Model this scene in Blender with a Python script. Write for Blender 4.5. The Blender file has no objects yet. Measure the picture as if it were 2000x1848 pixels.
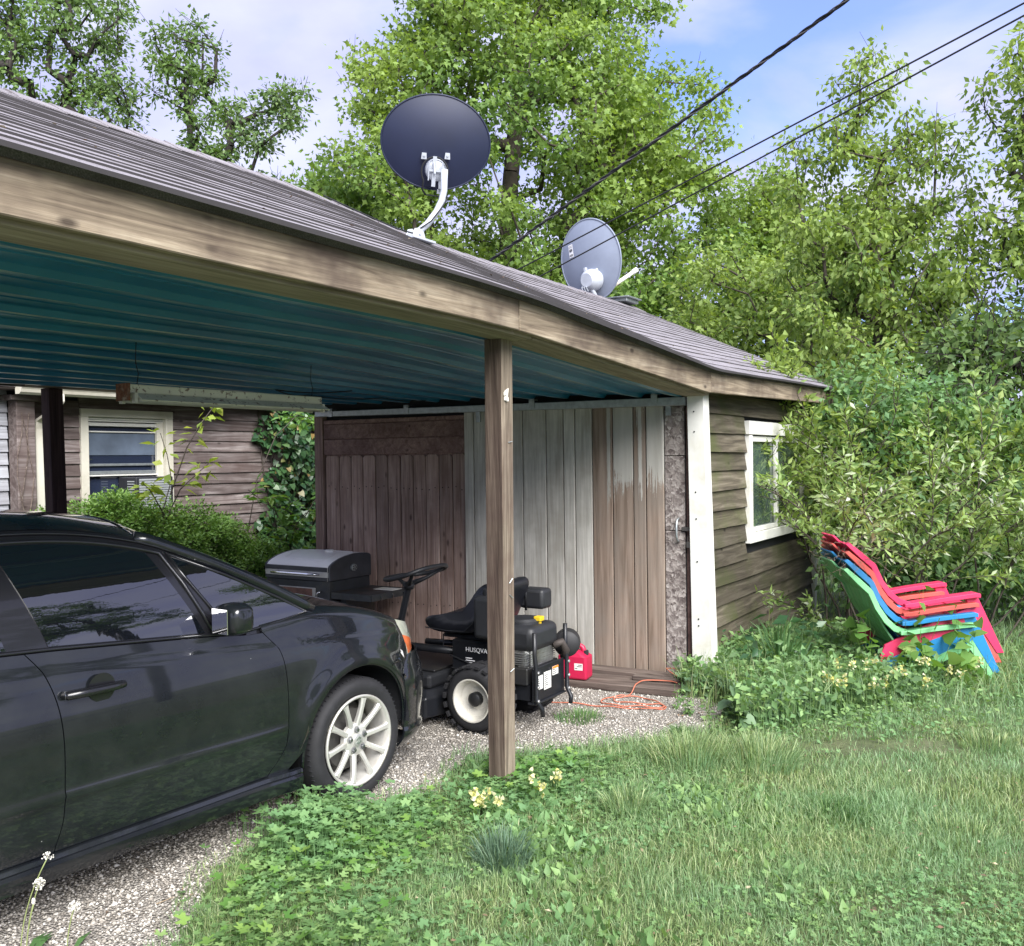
import bpy, bmesh, math, random
import numpy as np
from mathutils import Vector, Matrix
R=math.radians
sc=bpy.context.scene
col=sc.collection
# ---------------------------------------------------------------- camera
FPX=1851.0; CAMH=1.72
def _cam():
    pitch=math.atan((924-895)/FPX); roll=R(0.7)
    fw=Vector((0,math.cos(pitch),-math.sin(pitch))); rt=Vector((1,0,0)); up=rt.cross(fw)
    c,s=math.cos(roll),math.sin(roll)
    r2=c*rt-s*up; u2=s*rt+c*up
    cd=bpy.data.cameras.new('camera'); co=bpy.data.objects.new('camera',cd); col.objects.link(co)
    m=Matrix((r2,u2,-fw)).transposed().to_4x4(); m.translation=Vector((0,0,CAMH)); co.matrix_world=m
    cd.sensor_fit='HORIZONTAL'; cd.sensor_width=36; cd.lens=FPX/2000*36
    cd.clip_start=.05; cd.clip_end=2000
    sc.camera=co
_cam()
# ---------------------------------------------------------------- sky and sun
SUN_EL=R(41); SUN_AZ=R(157)      # azimuth from +Y, clockwise positive: behind and to the right of the camera
wd=bpy.data.worlds.new('World'); sc.world=wd; wd.use_nodes=True
def _world():
    nt=wd.node_tree; nt.nodes.clear(); N=nt.nodes.new; Lk=nt.links.new
    out=N('ShaderNodeOutputWorld'); bg=N('ShaderNodeBackground'); bg.inputs['Strength'].default_value=.12
    sky=N('ShaderNodeTexSky'); sky.sky_type='NISHITA'; sky.sun_disc=False
    sky.sun_elevation=SUN_EL; sky.sun_rotation=SUN_AZ; sky.air_density=1.0; sky.dust_density=.6; sky.ozone_density=1.6
    tc=N('ShaderNodeTexCoord'); sep=N('ShaderNodeSeparateXYZ'); Lk(tc.outputs['Generated'],sep.inputs[0])
    ad=N('ShaderNodeMath'); ad.operation='ADD'; ad.inputs[1].default_value=.25; Lk(sep.outputs[2],ad.inputs[0])
    mx=N('ShaderNodeMath'); mx.operation='MAXIMUM'; mx.inputs[1].default_value=.08; Lk(ad.outputs[0],mx.inputs[0])
    dx=N('ShaderNodeMath'); dx.operation='DIVIDE'; Lk(sep.outputs[0],dx.inputs[0]); Lk(mx.outputs[0],dx.inputs[1])
    dy=N('ShaderNodeMath'); dy.operation='DIVIDE'; Lk(sep.outputs[1],dy.inputs[0]); Lk(mx.outputs[0],dy.inputs[1])
    cb=N('ShaderNodeCombineXYZ'); Lk(dx.outputs[0],cb.inputs[0]); Lk(dy.outputs[0],cb.inputs[1]); cb.inputs[2].default_value=3.7
    n1=N('ShaderNodeTexNoise'); n1.inputs['Scale'].default_value=1.5; n1.inputs['Detail'].default_value=7; n1.inputs['Roughness'].default_value=.5; n1.inputs['Distortion'].default_value=.4
    Lk(cb.outputs[0],n1.inputs['Vector'])
    rp=N('ShaderNodeValToRGB'); e=rp.color_ramp.elements; e[0].position=.33; e[0].color=(.18,.18,.18,1); e[1].position=.47; e[1].color=(.97,.97,.97,1); Lk(n1.outputs['Fac'],rp.inputs[0])
    n2=N('ShaderNodeTexNoise'); n2.inputs['Scale'].default_value=2.6; n2.inputs['Detail'].default_value=6; Lk(cb.outputs[0],n2.inputs['Vector'])
    cr=N('ShaderNodeValToRGB'); e=cr.color_ramp.elements; e[0].position=.34; e[0].color=(2.1,2.2,3.6,1); e[1].position=.62; e[1].color=(2.95,3.05,4.0,1); Lk(n2.outputs['Fac'],cr.inputs[0])
    tint=N('ShaderNodeMixRGB'); tint.blend_type='MULTIPLY'; tint.inputs[0].default_value=1; tint.inputs[2].default_value=(.62,.70,1.08,1); Lk(sky.outputs[0],tint.inputs[1])
    mix=N('ShaderNodeMixRGB'); Lk(rp.outputs[0],mix.inputs[0]); Lk(tint.outputs[0],mix.inputs[1]); Lk(cr.outputs[0],mix.inputs[2])
    Lk(mix.outputs[0],bg.inputs[0]); Lk(bg.outputs[0],out.inputs[0])
_world()
def _sun():
    l=bpy.data.lights.new('sun','SUN'); l.energy=3.9; l.angle=R(48); l.color=(1,.975,.94)
    o=bpy.data.objects.new('sun',l); col.objects.link(o)
    d=Vector((math.sin(SUN_AZ)*math.cos(SUN_EL),math.cos(SUN_AZ)*math.cos(SUN_EL),math.sin(SUN_EL)))
    o.rotation_euler=d.to_track_quat('Z','Y').to_euler(); o.location=d*60
_sun()
sc.view_settings.view_transform='Standard'; sc.view_settings.look='None'; sc.view_settings.gamma=1; sc.view_settings.use_curve_mapping=False
sc.view_settings.exposure=1.4
# ---------------------------------------------------------------- helpers
HDG=R(31.5)
UA=Vector((math.sin(HDG),math.cos(HDG),0)); VA=Vector((-math.cos(HDG),math.sin(HDG),0)); P0=Vector((-.073,4.912,0))
BROT=math.pi/2-HDG
def bl(u,v,z=0): return P0+UA*u+VA*v+Vector((0,0,z))
def tag(o,label,cat,group=None,kind=None):
    if label: o['label']=label
    if cat: o['category']=cat
    if group: o['group']=group
    if kind: o['kind']=kind
    return o
def thing(name,label,cat,loc=(0,0,0),rotz=0,group=None):
    o=bpy.data.objects.new(name,None); o.empty_display_size=.1; col.objects.link(o)
    o.location=loc; o.rotation_euler=(0,0,rotz)
    return tag(o,label,cat,group)
class MB:
    def __init__(s): s.v=[]; s.f=[]; s.m=[]; s.cur=0
    def add(s,vs,fs):
        b=len(s.v); s.v+= [tuple(p) for p in vs]; s.f+=[tuple(b+i for i in f) for f in fs]; s.m+=[s.cur]*len(fs); return s
    def box(s,x0,x1,y0,y1,z0,z1):
        return s.add([(x0,y0,z0),(x1,y0,z0),(x1,y1,z0),(x0,y1,z0),(x0,y0,z1),(x1,y0,z1),(x1,y1,z1),(x0,y1,z1)],
            [(0,3,2,1),(4,5,6,7),(0,1,5,4),(1,2,6,5),(2,3,7,6),(3,0,4,7)])
    def hexa(s,b,t): # bottom 4 ccw, top 4 ccw
        return s.add(list(b)+list(t),[(0,3,2,1),(4,5,6,7),(0,1,5,4),(1,2,6,5),(2,3,7,6),(3,0,4,7)])
    def tube(s,path,r,n=8,caps=True,closed=False):
        path=[Vector(p) for p in path]; m=len(path); rs=r if isinstance(r,(list,tuple)) else [r]*m
        ring=[]; prev=None
        for i,p in enumerate(path):
            if closed: t=path[(i+1)%m]-path[i-1]
            else: t=path[min(i+1,m-1)]-path[max(i-1,0)]
            if t.length<1e-9: t=Vector((0,0,1))
            t.normalize()
            if prev is None:
                a=Vector((0,0,1)) if abs(t.z)<.9 else Vector((1,0,0))
                nx=t.cross(a).normalized()
            else:
                nx=prev-t*prev.dot(t)
                nx=nx.normalized() if nx.length>1e-6 else t.orthogonal().normalized()
            prev=nx; ny=t.cross(nx)
            ring.append([p+rs[i]*(math.cos(2*math.pi*k/n)*nx+math.sin(2*math.pi*k/n)*ny) for k in range(n)])
        vs=[q for rg in ring for q in rg]; fs=[]
        mm=m if closed else m-1
        for i in range(mm):
            j=(i+1)%m
            for k in range(n):
                k2=(k+1)%n; fs.append((i*n+k,i*n+k2,j*n+k2,j*n+k))
        if caps and not closed:
            fs.append(tuple(range(n-1,-1,-1))); fs.append(tuple((m-1)*n+k for k in range(n)))
        return s.add(vs,fs)
    def lathe(s,prof,n=24,M=None,closed=False,cap=True):
        # prof: list of (r,h) revolved about local z
        M=M or Matrix(); vs=[]; fs=[]; m=len(prof)
        for r,h in prof:
            for k in range(n):
                a=2*math.pi*k/n; vs.append(M@Vector((r*math.cos(a),r*math.sin(a),h)))
        for i in range(m if closed else m-1):
            j=(i+1)%m
            for k in range(n):
                k2=(k+1)%n; fs.append((i*n+k,i*n+k2,j*n+k2,j*n+k))
        if not closed and cap:
            if prof[0][0]>1e-6: fs.append(tuple(range(n-1,-1,-1)))
            if prof[-1][0]>1e-6: fs.append(tuple((m-1)*n+k for k in range(n)))
        return s.add(vs,fs)
    def prism(s,poly,M,h0,h1):
        # 2D polygon in local xy of M, extruded h0..h1 along local z
        n=len(poly)
        vs=[M@Vector((x,y,h0)) for x,y in poly]+[M@Vector((x,y,h1)) for x,y in poly]
        fs=[tuple(range(n-1,-1,-1)),tuple(range(n,2*n))]+[(i,(i+1)%n,n+(i+1)%n,n+i) for i in range(n)]
        return s.add(vs,fs)
    def grid(s,fn,nu,nv,flip=False):
        vs=[fn(i/nu,j/nv) for i in range(nu+1) for j in range(nv+1)]; fs=[]
        for i in range(nu):
            for j in range(nv):
                a=i*(nv+1)+j; q=(a,a+nv+1,a+nv+2,a+1)
                fs.append(q[::-1] if flip else q)
        return s.add(vs,fs)
    def xf(s,M):
        s.v=[tuple(M@Vector(p)) for p in s.v]; return s
    def mesh(s,name,mats,smooth=False):
        me=bpy.data.meshes.new(name); me.from_pydata(s.v,[],s.f); 
        ms=mats if isinstance(mats,(list,tuple)) else [mats]
        for m in ms: me.materials.append(m)
        if len(ms)>1: me.polygons.foreach_set('material_index',s.m)
        if smooth: me.polygons.foreach_set('use_smooth',[True]*len(me.polygons))
        me.update(); return me
    def build(s,name,mat,parent=None,smooth=False,bevel=0,seg=1,solid=0,subs=0,loc=None,auto=None):
        o=bpy.data.objects.new(name,s.mesh(name,mat,smooth or bool(auto))); col.objects.link(o)
        return finish(o,parent,bevel,seg,solid,subs,loc,auto)
def finish(o,parent=None,bevel=0,seg=1,solid=0,subs=0,loc=None,auto=None):
    if parent: o.parent=parent
    if loc is not None: o.location=loc
    if subs:
        m=o.modifiers.new('sub','SUBSURF'); m.levels=subs; m.render_levels=subs
    if solid:
        m=o.modifiers.new('solid','SOLIDIFY'); m.thickness=abs(solid); m.offset=-1 if solid>0 else 1
        if len(o.data.polygons) and o.data.polygons[0].use_smooth:
            e=o.modifiers.new('split','EDGE_SPLIT'); e.split_angle=R(42); e.use_edge_sharp=True
    if bevel:
        m=o.modifiers.new('bevel','BEVEL'); m.width=bevel; m.segments=seg; m.limit_method='ANGLE'; m.angle_limit=R(35)
    if auto:
        o.data.set_sharp_from_angle(angle=R(auto))
    return o
def linkobj(name,me,parent=None,loc=None,rot=None,scale=None):
    o=bpy.data.objects.new(name,me); col.objects.link(o)
    if parent: o.parent=parent
    if loc is not None: o.location=loc
    if rot is not None: o.rotation_euler=rot
    if scale is not None: o.scale=scale
    return o
def fastmesh(name,V,F,mat,smooth=False):
    V=np.asarray(V,np.float32).reshape(-1,3); F=np.asarray(F,np.int32); k=F.shape[1]; n=len(F)
    me=bpy.data.meshes.new(name); me.vertices.add(len(V)); me.vertices.foreach_set('co',V.ravel())
    me.loops.add(n*k); me.loops.foreach_set('vertex_index',F.ravel()); me.polygons.add(n)
    me.polygons.foreach_set('loop_start',np.arange(0,n*k,k,dtype=np.int32))
    try: me.polygons.foreach_set('loop_total',np.full(n,k,np.int32))
    except Exception: pass
    if smooth: me.polygons.foreach_set('use_smooth',np.ones(n,bool))
    me.materials.append(mat); me.update(calc_edges=True); me.validate()
    return me
def interp(x,pts):
    if x<=pts[0][0]: return pts[0][1]
    for (a,b),(c,d) in zip(pts,pts[1:]):
        if x<=c:
            return b+(d-b)*(x-a)/(c-a)
    return pts[-1][1]
def sinterp(x,pts):
    # smooth (Catmull-Rom like) interpolation
    n=len(pts)
    if x<=pts[0][0]: return pts[0][1]
    if x>=pts[-1][0]: return pts[-1][1]
    for i in range(n-1):
        x0,y0=pts[i]; x1,y1=pts[i+1]
        if x<=x1:
            m0=(y1-pts[i-1][1])/(x1-pts[i-1][0]) if i>0 else (y1-y0)/(x1-x0)
            m1=(pts[i+2][1]-y0)/(pts[i+2][0]-x0) if i<n-2 else (y1-y0)/(x1-x0)
            h=x1-x0; t=(x-x0)/h
            return (2*t**3-3*t**2+1)*y0+(t**3-2*t**2+t)*h*m0+(-2*t**3+3*t**2)*y1+(t**3-t**2)*h*m1
# ---------------------------------------------------------------- materials
class NT:
    def __init__(s,name):
        s.m=bpy.data.materials.new(name); s.m.use_nodes=True; s.t=s.m.node_tree; s.b=s.t.nodes['Principled BSDF']; s.out=s.t.nodes['Material Output']
    def n(s,ty,**kw):
        d=s.t.nodes.new(ty)
        for k,v in kw.items():
            if k.startswith('_'): setattr(d,k[1:],v)
            else:
                key=k.replace('__',' ')
                inp=d.inputs[int(key[1:])] if key[0]=='i' and key[1:].isdigit() else d.inputs[key]
                if hasattr(v,'bl_idname') and hasattr(v,'is_linked') : s.t.links.new(v,inp)
                else: inp.default_value=v
        return d
    def l(s,a,b): s.t.links.new(a,b)
    def ramp(s,fac,stops,mode='LINEAR'):
        r=s.t.nodes.new('ShaderNodeValToRGB'); e=r.color_ramp.elements; r.color_ramp.interpolation=mode
        while len(e)<len(stops): e.new(.5)
        for i,(p,c) in enumerate(stops):
            e[i].position=p; e[i].color=tuple(c)+(1,) if len(c)==3 else c
        s.l(fac,r.inputs[0]); return r.outputs[0]
    def mix(s,fac,a,b,mode='MIX'):
        r=s.t.nodes.new('ShaderNodeMixRGB'); r.blend_type=mode
        for i,x in ((0,fac),(1,a),(2,b)):
            if hasattr(x,'bl_idname'): s.l(x,r.inputs[i])
            elif i==0: r.inputs[0].default_value=x
            else: r.inputs[i].default_value=tuple(x)+(1,) if len(x)==3 else x
        return r.outputs[0]
    def noise(s,vec,scale,detail=4,rough=.5,dist=0):
        r=s.t.nodes.new('ShaderNodeTexNoise'); r.inputs['Scale'].default_value=scale; r.inputs['Detail'].default_value=detail; r.inputs['Roughness'].default_value=rough; r.inputs['Distortion'].default_value=dist
        if vec is not None: s.l(vec,r.inputs['Vector'])
        return r.outputs['Fac']
    def obj(s,scale=(1,1,1),rnd=0):
        tc=s.t.nodes.new('ShaderNodeTexCoord'); mp=s.t.nodes.new('ShaderNodeMapping'); mp.inputs['Scale'].default_value=scale
        src=tc.outputs['Object']
        if rnd:
            oi=s.t.nodes.new('ShaderNodeObjectInfo'); cb=s.t.nodes.new('ShaderNodeCombineXYZ')
            for i,k in enumerate((rnd,rnd*.73,rnd*1.31)):
                mm=s.t.nodes.new('ShaderNodeMath'); mm.operation='MULTIPLY'; mm.inputs[1].default_value=k; s.l(oi.outputs['Random'],mm.inputs[0]); s.l(mm.outputs[0],cb.inputs[i])
            va=s.t.nodes.new('ShaderNodeVectorMath'); va.operation='ADD'; s.l(src,va.inputs[0]); s.l(cb.outputs[0],va.inputs[1]); src=va.outputs[0]
        s.l(src,mp.inputs['Vector']); return mp.outputs[0]
    def rand(s):
        oi=s.t.nodes.new('ShaderNodeObjectInfo'); return oi.outputs['Random']
    def math(s,op,a,b=0):
        r=s.t.nodes.new('ShaderNodeMath'); r.operation=op
        for i,x in ((0,a),(1,b)):
            if hasattr(x,'bl_idname'): s.l(x,r.inputs[i])
            else: r.inputs[i].default_value=x
        return r.outputs[0]
    def bump(s,h,strength=.3,dist=.01):
        b=s.t.nodes.new('ShaderNodeBump'); b.inputs['Strength'].default_value=strength; b.inputs['Distance'].default_value=dist; s.l(h,b.inputs['Height']); s.l(b.outputs[0],s.b.inputs['Normal'])
    def base(s,c):
        if hasattr(c,'bl_idname'): s.l(c,s.b.inputs['Base Color'])
        else: s.b.inputs['Base Color'].default_value=tuple(c)+(1,)
    def set(s,**kw):
        for k,v in kw.items(): s.b.inputs[k.replace('_',' ')].default_value=v
        return s
def plain(name,c,rough=.5,metal=0,var=.12,scale=9,bump=0,coat=0,spec=.5,dirt=None):
    q=NT(name); v=q.obj((1,1,1),3)
    f=q.noise(v,scale,5,.6)
    lo=[max(0,x*(1-var)) for x in c]; hi=[min(1,x*(1+var)) for x in c]
    cc=q.ramp(f,[(.3,lo),(.7,hi)])
    if dirt:
        d=q.noise(v,scale*.35,6,.65,.3); cc=q.mix(q.ramp(d,[(.52,(0,0,0)),(.72,(1,1,1))]),cc,dirt)
    q.base(cc); q.set(Roughness=rough,Metallic=metal); q.b.inputs['Specular IOR Level'].default_value=spec
    if coat: q.b.inputs['Coat Weight'].default_value=coat; q.b.inputs['Coat Roughness'].default_value=.04
    if bump: q.bump(q.noise(v,scale*6,3),bump,.004)
    return q.m
def wood(name,dark,mid,light,axis=0,rough=.85,bump=.5,cross=26,stain=None,stain_amt=.6,var=.25,knots=True):
    q=NT(name); s=[cross]*3; s[axis]=1.3
    v=q.obj(tuple(s),17)
    g=q.noise(v,1.0,7,.62,.9)
    c=q.ramp(g,[(.28,dark),(.5,mid),(.74,light)])
    s2=[cross*4]*3; s2[axis]=2.5
    f=q.noise(q.obj(tuple(s2),17),1.0,3,.6)
    c=q.mix(.55,c,q.ramp(f,[(.3,(.55,.55,.55)),(.65,(1.12,1.12,1.12))]),'MULTIPLY')
    if knots:
        s3=[7]*3; s3[axis]=3.2
        k=q.t.nodes.new('ShaderNodeTexVoronoi'); k.inputs['Scale'].default_value=1.0; q.l(q.obj(tuple(s3),17),k.inputs['Vector'])
        c=q.mix(q.ramp(k.outputs['Distance'],[(.05,(.85,.85,.85)),(.13,(0,0,0))]),c,tuple(x*.35 for x in dark))
    big=q.noise(q.obj((2.2,2.2,2.2),11),1.0,4,.6)
    if stain: c=q.mix(q.math('MULTIPLY',q.ramp(big,[(.45,(0,0,0)),(.7,(1,1,1))]),stain_amt),c,stain)
    rv=q.ramp(q.rand(),[(0,(1-var,)*3),(1,(1+var,)*3)])
    c=q.mix(1.0,c,rv,'MULTIPLY')
    q.base(c); q.set(Roughness=rough); q.b.inputs['Specular IOR Level'].default_value=.25
    h=q.mix(.5,g,f); q.bump(h,bump,.006)
    return q.m
def leafmat(name,stops,trans=.4,rough=.55,patch=None,patch_scale=.5,spec=.35,tint=(1.25,1.25,.55)):
    q=NT(name)
    ge=q.t.nodes.new('ShaderNodeNewGeometry')
    gk=1.45; stops=[(p_,tuple(min(.6,x*gk) for x in c_)) for p_,c_ in stops]
    c=q.ramp(ge.outputs['Random Per Island'],stops)
    if patch:
        tc=q.t.nodes.new('ShaderNodeTexCoord')
        f=q.noise(tc.outputs['Object'],patch_scale,3,.6); c=q.mix(q.ramp(f,[(.42,(0,0,0)),(.62,(.75,.75,.75))]),c,tuple(x*gk for x in patch))
    q.base(c); q.set(Roughness=rough); q.b.inputs['Specular IOR Level'].default_value=spec
    tr=q.t.nodes.new('ShaderNodeBsdfTranslucent'); tcol=q.mix(1.0,c,tint,'MULTIPLY'); q.l(tcol,tr.inputs[0])
    ms=q.t.nodes.new('ShaderNodeMixShader'); ms.inputs[0].default_value=trans; q.l(q.b.outputs[0],ms.inputs[1]); q.l(tr.outputs[0],ms.inputs[2]); q.l(ms.outputs[0],q.out.inputs[0])
    return q.m
# ================================================================ THE SETTING: ground
rng=np.random.default_rng(7); random.seed(7)
def ground_mat():
    q=NT('soil'); tc=q.t.nodes.new('ShaderNodeTexCoord'); v=tc.outputs['Object']
    a=q.noise(v,3.0,7,.6); b=q.noise(v,.35,4,.6); c=q.noise(v,45,3,.6)
    cc=q.ramp(a,[(.3,(.05,.06,.025)),(.5,(.085,.105,.04)),(.72,(.13,.12,.07))])
    cc=q.mix(q.ramp(b,[(.4,(0,0,0)),(.65,(.7,.7,.7))]),cc,(.10,.14,.055))
    cc=q.mix(.6,cc,q.ramp(c,[(.3,(.5,.5,.5)),(.7,(1.2,1.2,1.2))]),'MULTIPLY')
    q.base(cc); q.set(Roughness=.95); q.bump(q.mix(.5,a,c),.6,.02); return q.m
M_SOIL=ground_mat()
g=MB()
def gfn(a,b):
    # finer near the camera, reaching to the horizon
    x=(a*2-1); y=(b*2-1); return (math.copysign(abs(x)**2.6*700,x), math.copysign(abs(y)**2.6*700,y), 0)
g.grid(gfn,40,40); o=g.build('ground',M_SOIL); tag(o,'soil under a weedy green lawn','ground',kind='structure')
# far pasture and low hills behind the trees
def field_mat():
    q=NT('pasture'); tc=q.t.nodes.new('ShaderNodeTexCoord'); a=q.noise(tc.outputs['Object'],.12,5,.6)
    q.base(q.ramp(a,[(.35,(.13,.17,.05)),(.7,(.24,.25,.10))])); q.set(Roughness=.95); return q.m
f=MB(); f.grid(lambda a,b:(-80+a*260,24+b*150,.02+b*1.2+.35*math.sin(a*19)*b),30,10); o=f.build('field',field_mat()); tag(o,'pale mown pasture beyond the trees','field',kind='structure')
h=MB()
def hf(a,b):
    x=-320+a*700; y=190+b*120
    z=(9+5*math.sin(x*.013)+3*math.sin(x*.041+1)+2*math.sin(x*.11))*math.sin(b*math.pi)**.7-1
    return (x,y,z)
h.grid(hf,90,10)
o=h.build('hills',plain('far_wood',(.075,.115,.06),.9,var=.5,scale=.35)); tag(o,'low wooded hills on the horizon','hills',kind='structure')
# gravel drive: sheet a few mm above the soil with a ragged edge
GEDGE=[(-2.4,1.2),(-1.75,2.4),(-1.30,3.05),(-1.19,3.34),(-1.27,3.96),(-1.07,4.40),(-.77,4.58),(-.42,4.92),(-.26,5.43),(.13,5.51),(.75,5.68),(1.22,5.87),(1.42,6.3),(1.33,6.85),
  (1.15,7.15),(-2.1,9.2),(-2.8,8.6),(-5.9,4.0),(-7.5,1.2)]
def inpoly(px,py,poly):
    px=np.asarray(px); py=np.asarray(py); r=np.zeros(px.shape,bool); n=len(poly)
    for i in range(n):
        x1,y1=poly[i]; x2,y2=poly[(i+1)%n]
        c=((y1>py)!=(y2>py))&(px<(x2-x1)*(py-y1)/((y2-y1) if y2!=y1 else 1e-9)+x1); r^=c
    return r
def edgedist(px,py,poly):
    d=np.full(np.shape(px),1e9)
    for i in range(len(poly)):
        x1,y1=poly[i]; x2,y2=poly[(i+1)%len(poly)]; dx,dy=x2-x1,y2-y1; L2=dx*dx+dy*dy
        t=np.clip(((px-x1)*dx+(py-y1)*dy)/L2,0,1); d=np.minimum(d,np.hypot(px-x1-t*dx,py-y1-t*dy))
    return d
def ragged(poly,step=.12,amp=.05):
    out=[]
    for i in range(len(poly)):
        a=Vector(poly[i]); b=Vector(poly[(i+1)%len(poly)]); n=max(1,int((b-a).length/step)); t=(b-a).normalized(); nn=Vector((-t.y,t.x))
        for k in range(n):
            out.append(tuple(a.lerp(b,k/n)+nn*random.uniform(-amp,amp)))
    return out
def gravel_mat():
    q=NT('gravel'); tc=q.t.nodes.new('ShaderNodeTexCoord'); v=tc.outputs['Object']
    vo=q.t.nodes.new('ShaderNodeTexVoronoi'); vo.inputs['Scale'].default_value=85; q.l(v,vo.inputs['Vector'])
    vo2=q.t.nodes.new('ShaderNodeTexVoronoi'); vo2.inputs['Scale'].default_value=170; q.l(v,vo2.inputs['Vector'])
    c=q.ramp(vo.outputs['Color'],[(.1,(.20,.18,.155)),(.5,(.38,.35,.305)),(.9,(.54,.51,.46))])
    c2=q.ramp(vo2.outputs['Color'],[(.1,(.13,.12,.105)),(.9,(.5,.47,.42))])
    c=q.mix(.4,c,c2); c=q.mix(.8,c,q.ramp(vo.outputs['Distance'],[(0,(1,1,1)),(.5,(.95,.95,.95)),(.75,(.35,.33,.3))]),'MULTIPLY')
    dirt=q.noise(v,1.6,6,.65); c=q.mix(q.ramp(dirt,[(.5,(0,0,0)),(.72,(.65,.65,.65))]),c,(.13,.105,.075))
    q.base(c); q.set(Roughness=.9); q.bump(q.math('MULTIPLY',vo.outputs['Distance'],-1),1.0,.02); return q.m
M_GRAVEL=gravel_mat()
rp=ragged(GEDGE); gm=MB(); gm.add([(x,y,.006) for x,y in rp],[tuple(range(len(rp)))]); o=gm.build('gravel_drive',M_GRAVEL)
bm=bmesh.new(); bm.from_mesh(o.data); bmesh.ops.triangulate(bm,faces=bm.faces); bmesh.ops.recalc_face_normals(bm,faces=bm.faces)
if sum(f.normal.z for f in bm.faces)<0: bmesh.ops.reverse_faces(bm,faces=bm.faces)
bm.to_mesh(o.data); bm.free()
tag(o,'pale gravel drive under the carport','gravel drive',kind='structure')
# loose stones
def stones():
    n=42000; x=rng.uniform(-3.2,1.5,n*3); y=rng.uniform(2.8,7.3,n*3)
    ok=inpoly(x,y,GEDGE); x=x[ok]; y=y[ok]
    # denser close to the camera and along the drive edge
    w=np.clip(1.6-(y-3)*.28,.22,1); k=rng.random(len(x))<w; x=x[k][:n]; y=y[k][:n]; n=len(x)
    s=rng.uniform(.0035,.0095,n)*np.where(rng.random(n)<.06,1.7,1)
    T=np.array([(1,0,0),(0,1,0),(-1,0,0),(0,-1,0),(.1,.1,.8),(0,0,-.5)],float)
    V=T[None]*s[:,None,None]*rng.uniform(.65,1.25,(n,6,1))*np.array([1.15,.95,.8])
    a=rng.uniform(0,6.28,n); ca,sa=np.cos(a),np.sin(a)
    X=V[:,:,0]*ca[:,None]-V[:,:,1]*sa[:,None]; Y=V[:,:,0]*sa[:,None]+V[:,:,1]*ca[:,None]
    V[:,:,0]=X+x[:,None]; V[:,:,1]=Y+y[:,None]; V[:,:,2]+=.008
    F=np.array([(0,1,4),(1,2,4),(2,3,4),(3,0,4),(1,0,5),(2,1,5),(3,2,5),(0,3,5)])
    FF=(F[None]+np.arange(n)[:,None,None]*6).reshape(-1,3)
    q=NT('stone'); ge=q.t.nodes.new('ShaderNodeNewGeometry')
    q.base(q.ramp(ge.outputs['Random Per Island'],[(0,(.18,.16,.135)),(.5,(.37,.34,.295)),(.9,(.50,.47,.42)),(1,(.64,.62,.58))])); q.set(Roughness=.85)
    o=linkobj('gravel_stones',fastmesh('gravel_stones',V,FF,q.m)); tag(o,'loose crushed stone on the gravel drive','gravel',kind='stuff')
stones()
# ================================================================ MATERIALS for the buildings
W_FASCIA=wood('fascia_wood',(.10,.075,.055),(.26,.21,.15),(.42,.36,.27),0,stain=(.06,.042,.036),stain_amt=.85,cross=26,var=.1,knots=True,bump=.8)
W_BEAM=wood('beam_wood',(.17,.14,.105),(.31,.265,.20),(.42,.365,.285),0,cross=20,var=.1,knots=False)
W_POST=wood('post_wood',(.06,.045,.034),(.19,.155,.115),(.36,.305,.235),2,cross=34,var=.05,stain=(.09,.055,.045),stain_amt=.75,bump=.9)
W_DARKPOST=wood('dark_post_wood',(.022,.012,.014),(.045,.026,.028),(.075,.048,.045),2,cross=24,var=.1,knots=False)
W_RED=wood('cedar_planks',(.15,.10,.08),(.33,.235,.195),(.46,.355,.305),2,cross=20,stain=(.17,.105,.085),stain_amt=.6,var=.2)
W_REDH=wood('cedar_boards',(.14,.085,.07),(.27,.175,.15),(.37,.255,.22),0,cross=20,stain=(.08,.04,.042),stain_amt=.6,var=.15)
W_WHITE=wood('whitewashed_planks',(.34,.325,.285),(.47,.455,.41),(.56,.545,.495),2,cross=13,stain=(.27,.25,.21),stain_amt=.7,var=.05,knots=False,bump=.25)
W_SIDE=wood('dark_siding_wood',(.038,.032,.023),(.092,.078,.056),(.18,.16,.12),0,cross=20,stain=(.06,.07,.025),stain_amt=.8,var=.3)
W_HOUSE=wood('house_siding_wood',(.06,.045,.042),(.155,.125,.118),(.33,.295,.285),0,cross=16,stain=(.08,.055,.05),stain_amt=.75,var=.22)
W_HOUSE2=wood('pale_siding_wood',(.20,.20,.22),(.40,.41,.45),(.58,.60,.65),0,cross=14,stain=(.24,.23,.24),stain_amt=.5,var=.1,knots=False)
W_LUMBER=wood('old_lumber',(.05,.035,.03),(.13,.10,.085),(.24,.20,.17),0,cross=20,var=.3)
M_WHITE=plain('white_paint',(.64,.64,.60),.6,var=.06,scale=5,dirt=(.5,.48,.38),bump=.15)
M_CREAM=plain('cream_paint',(.56,.54,.46),.55,var=.06,scale=4,dirt=(.40,.37,.29))
M_GALV=plain('galvanised',(.36,.39,.40),.45,.7,var=.2,scale=22)
M_BLACKIN=plain('dark_interior',(.012,.013,.016),.9)
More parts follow.
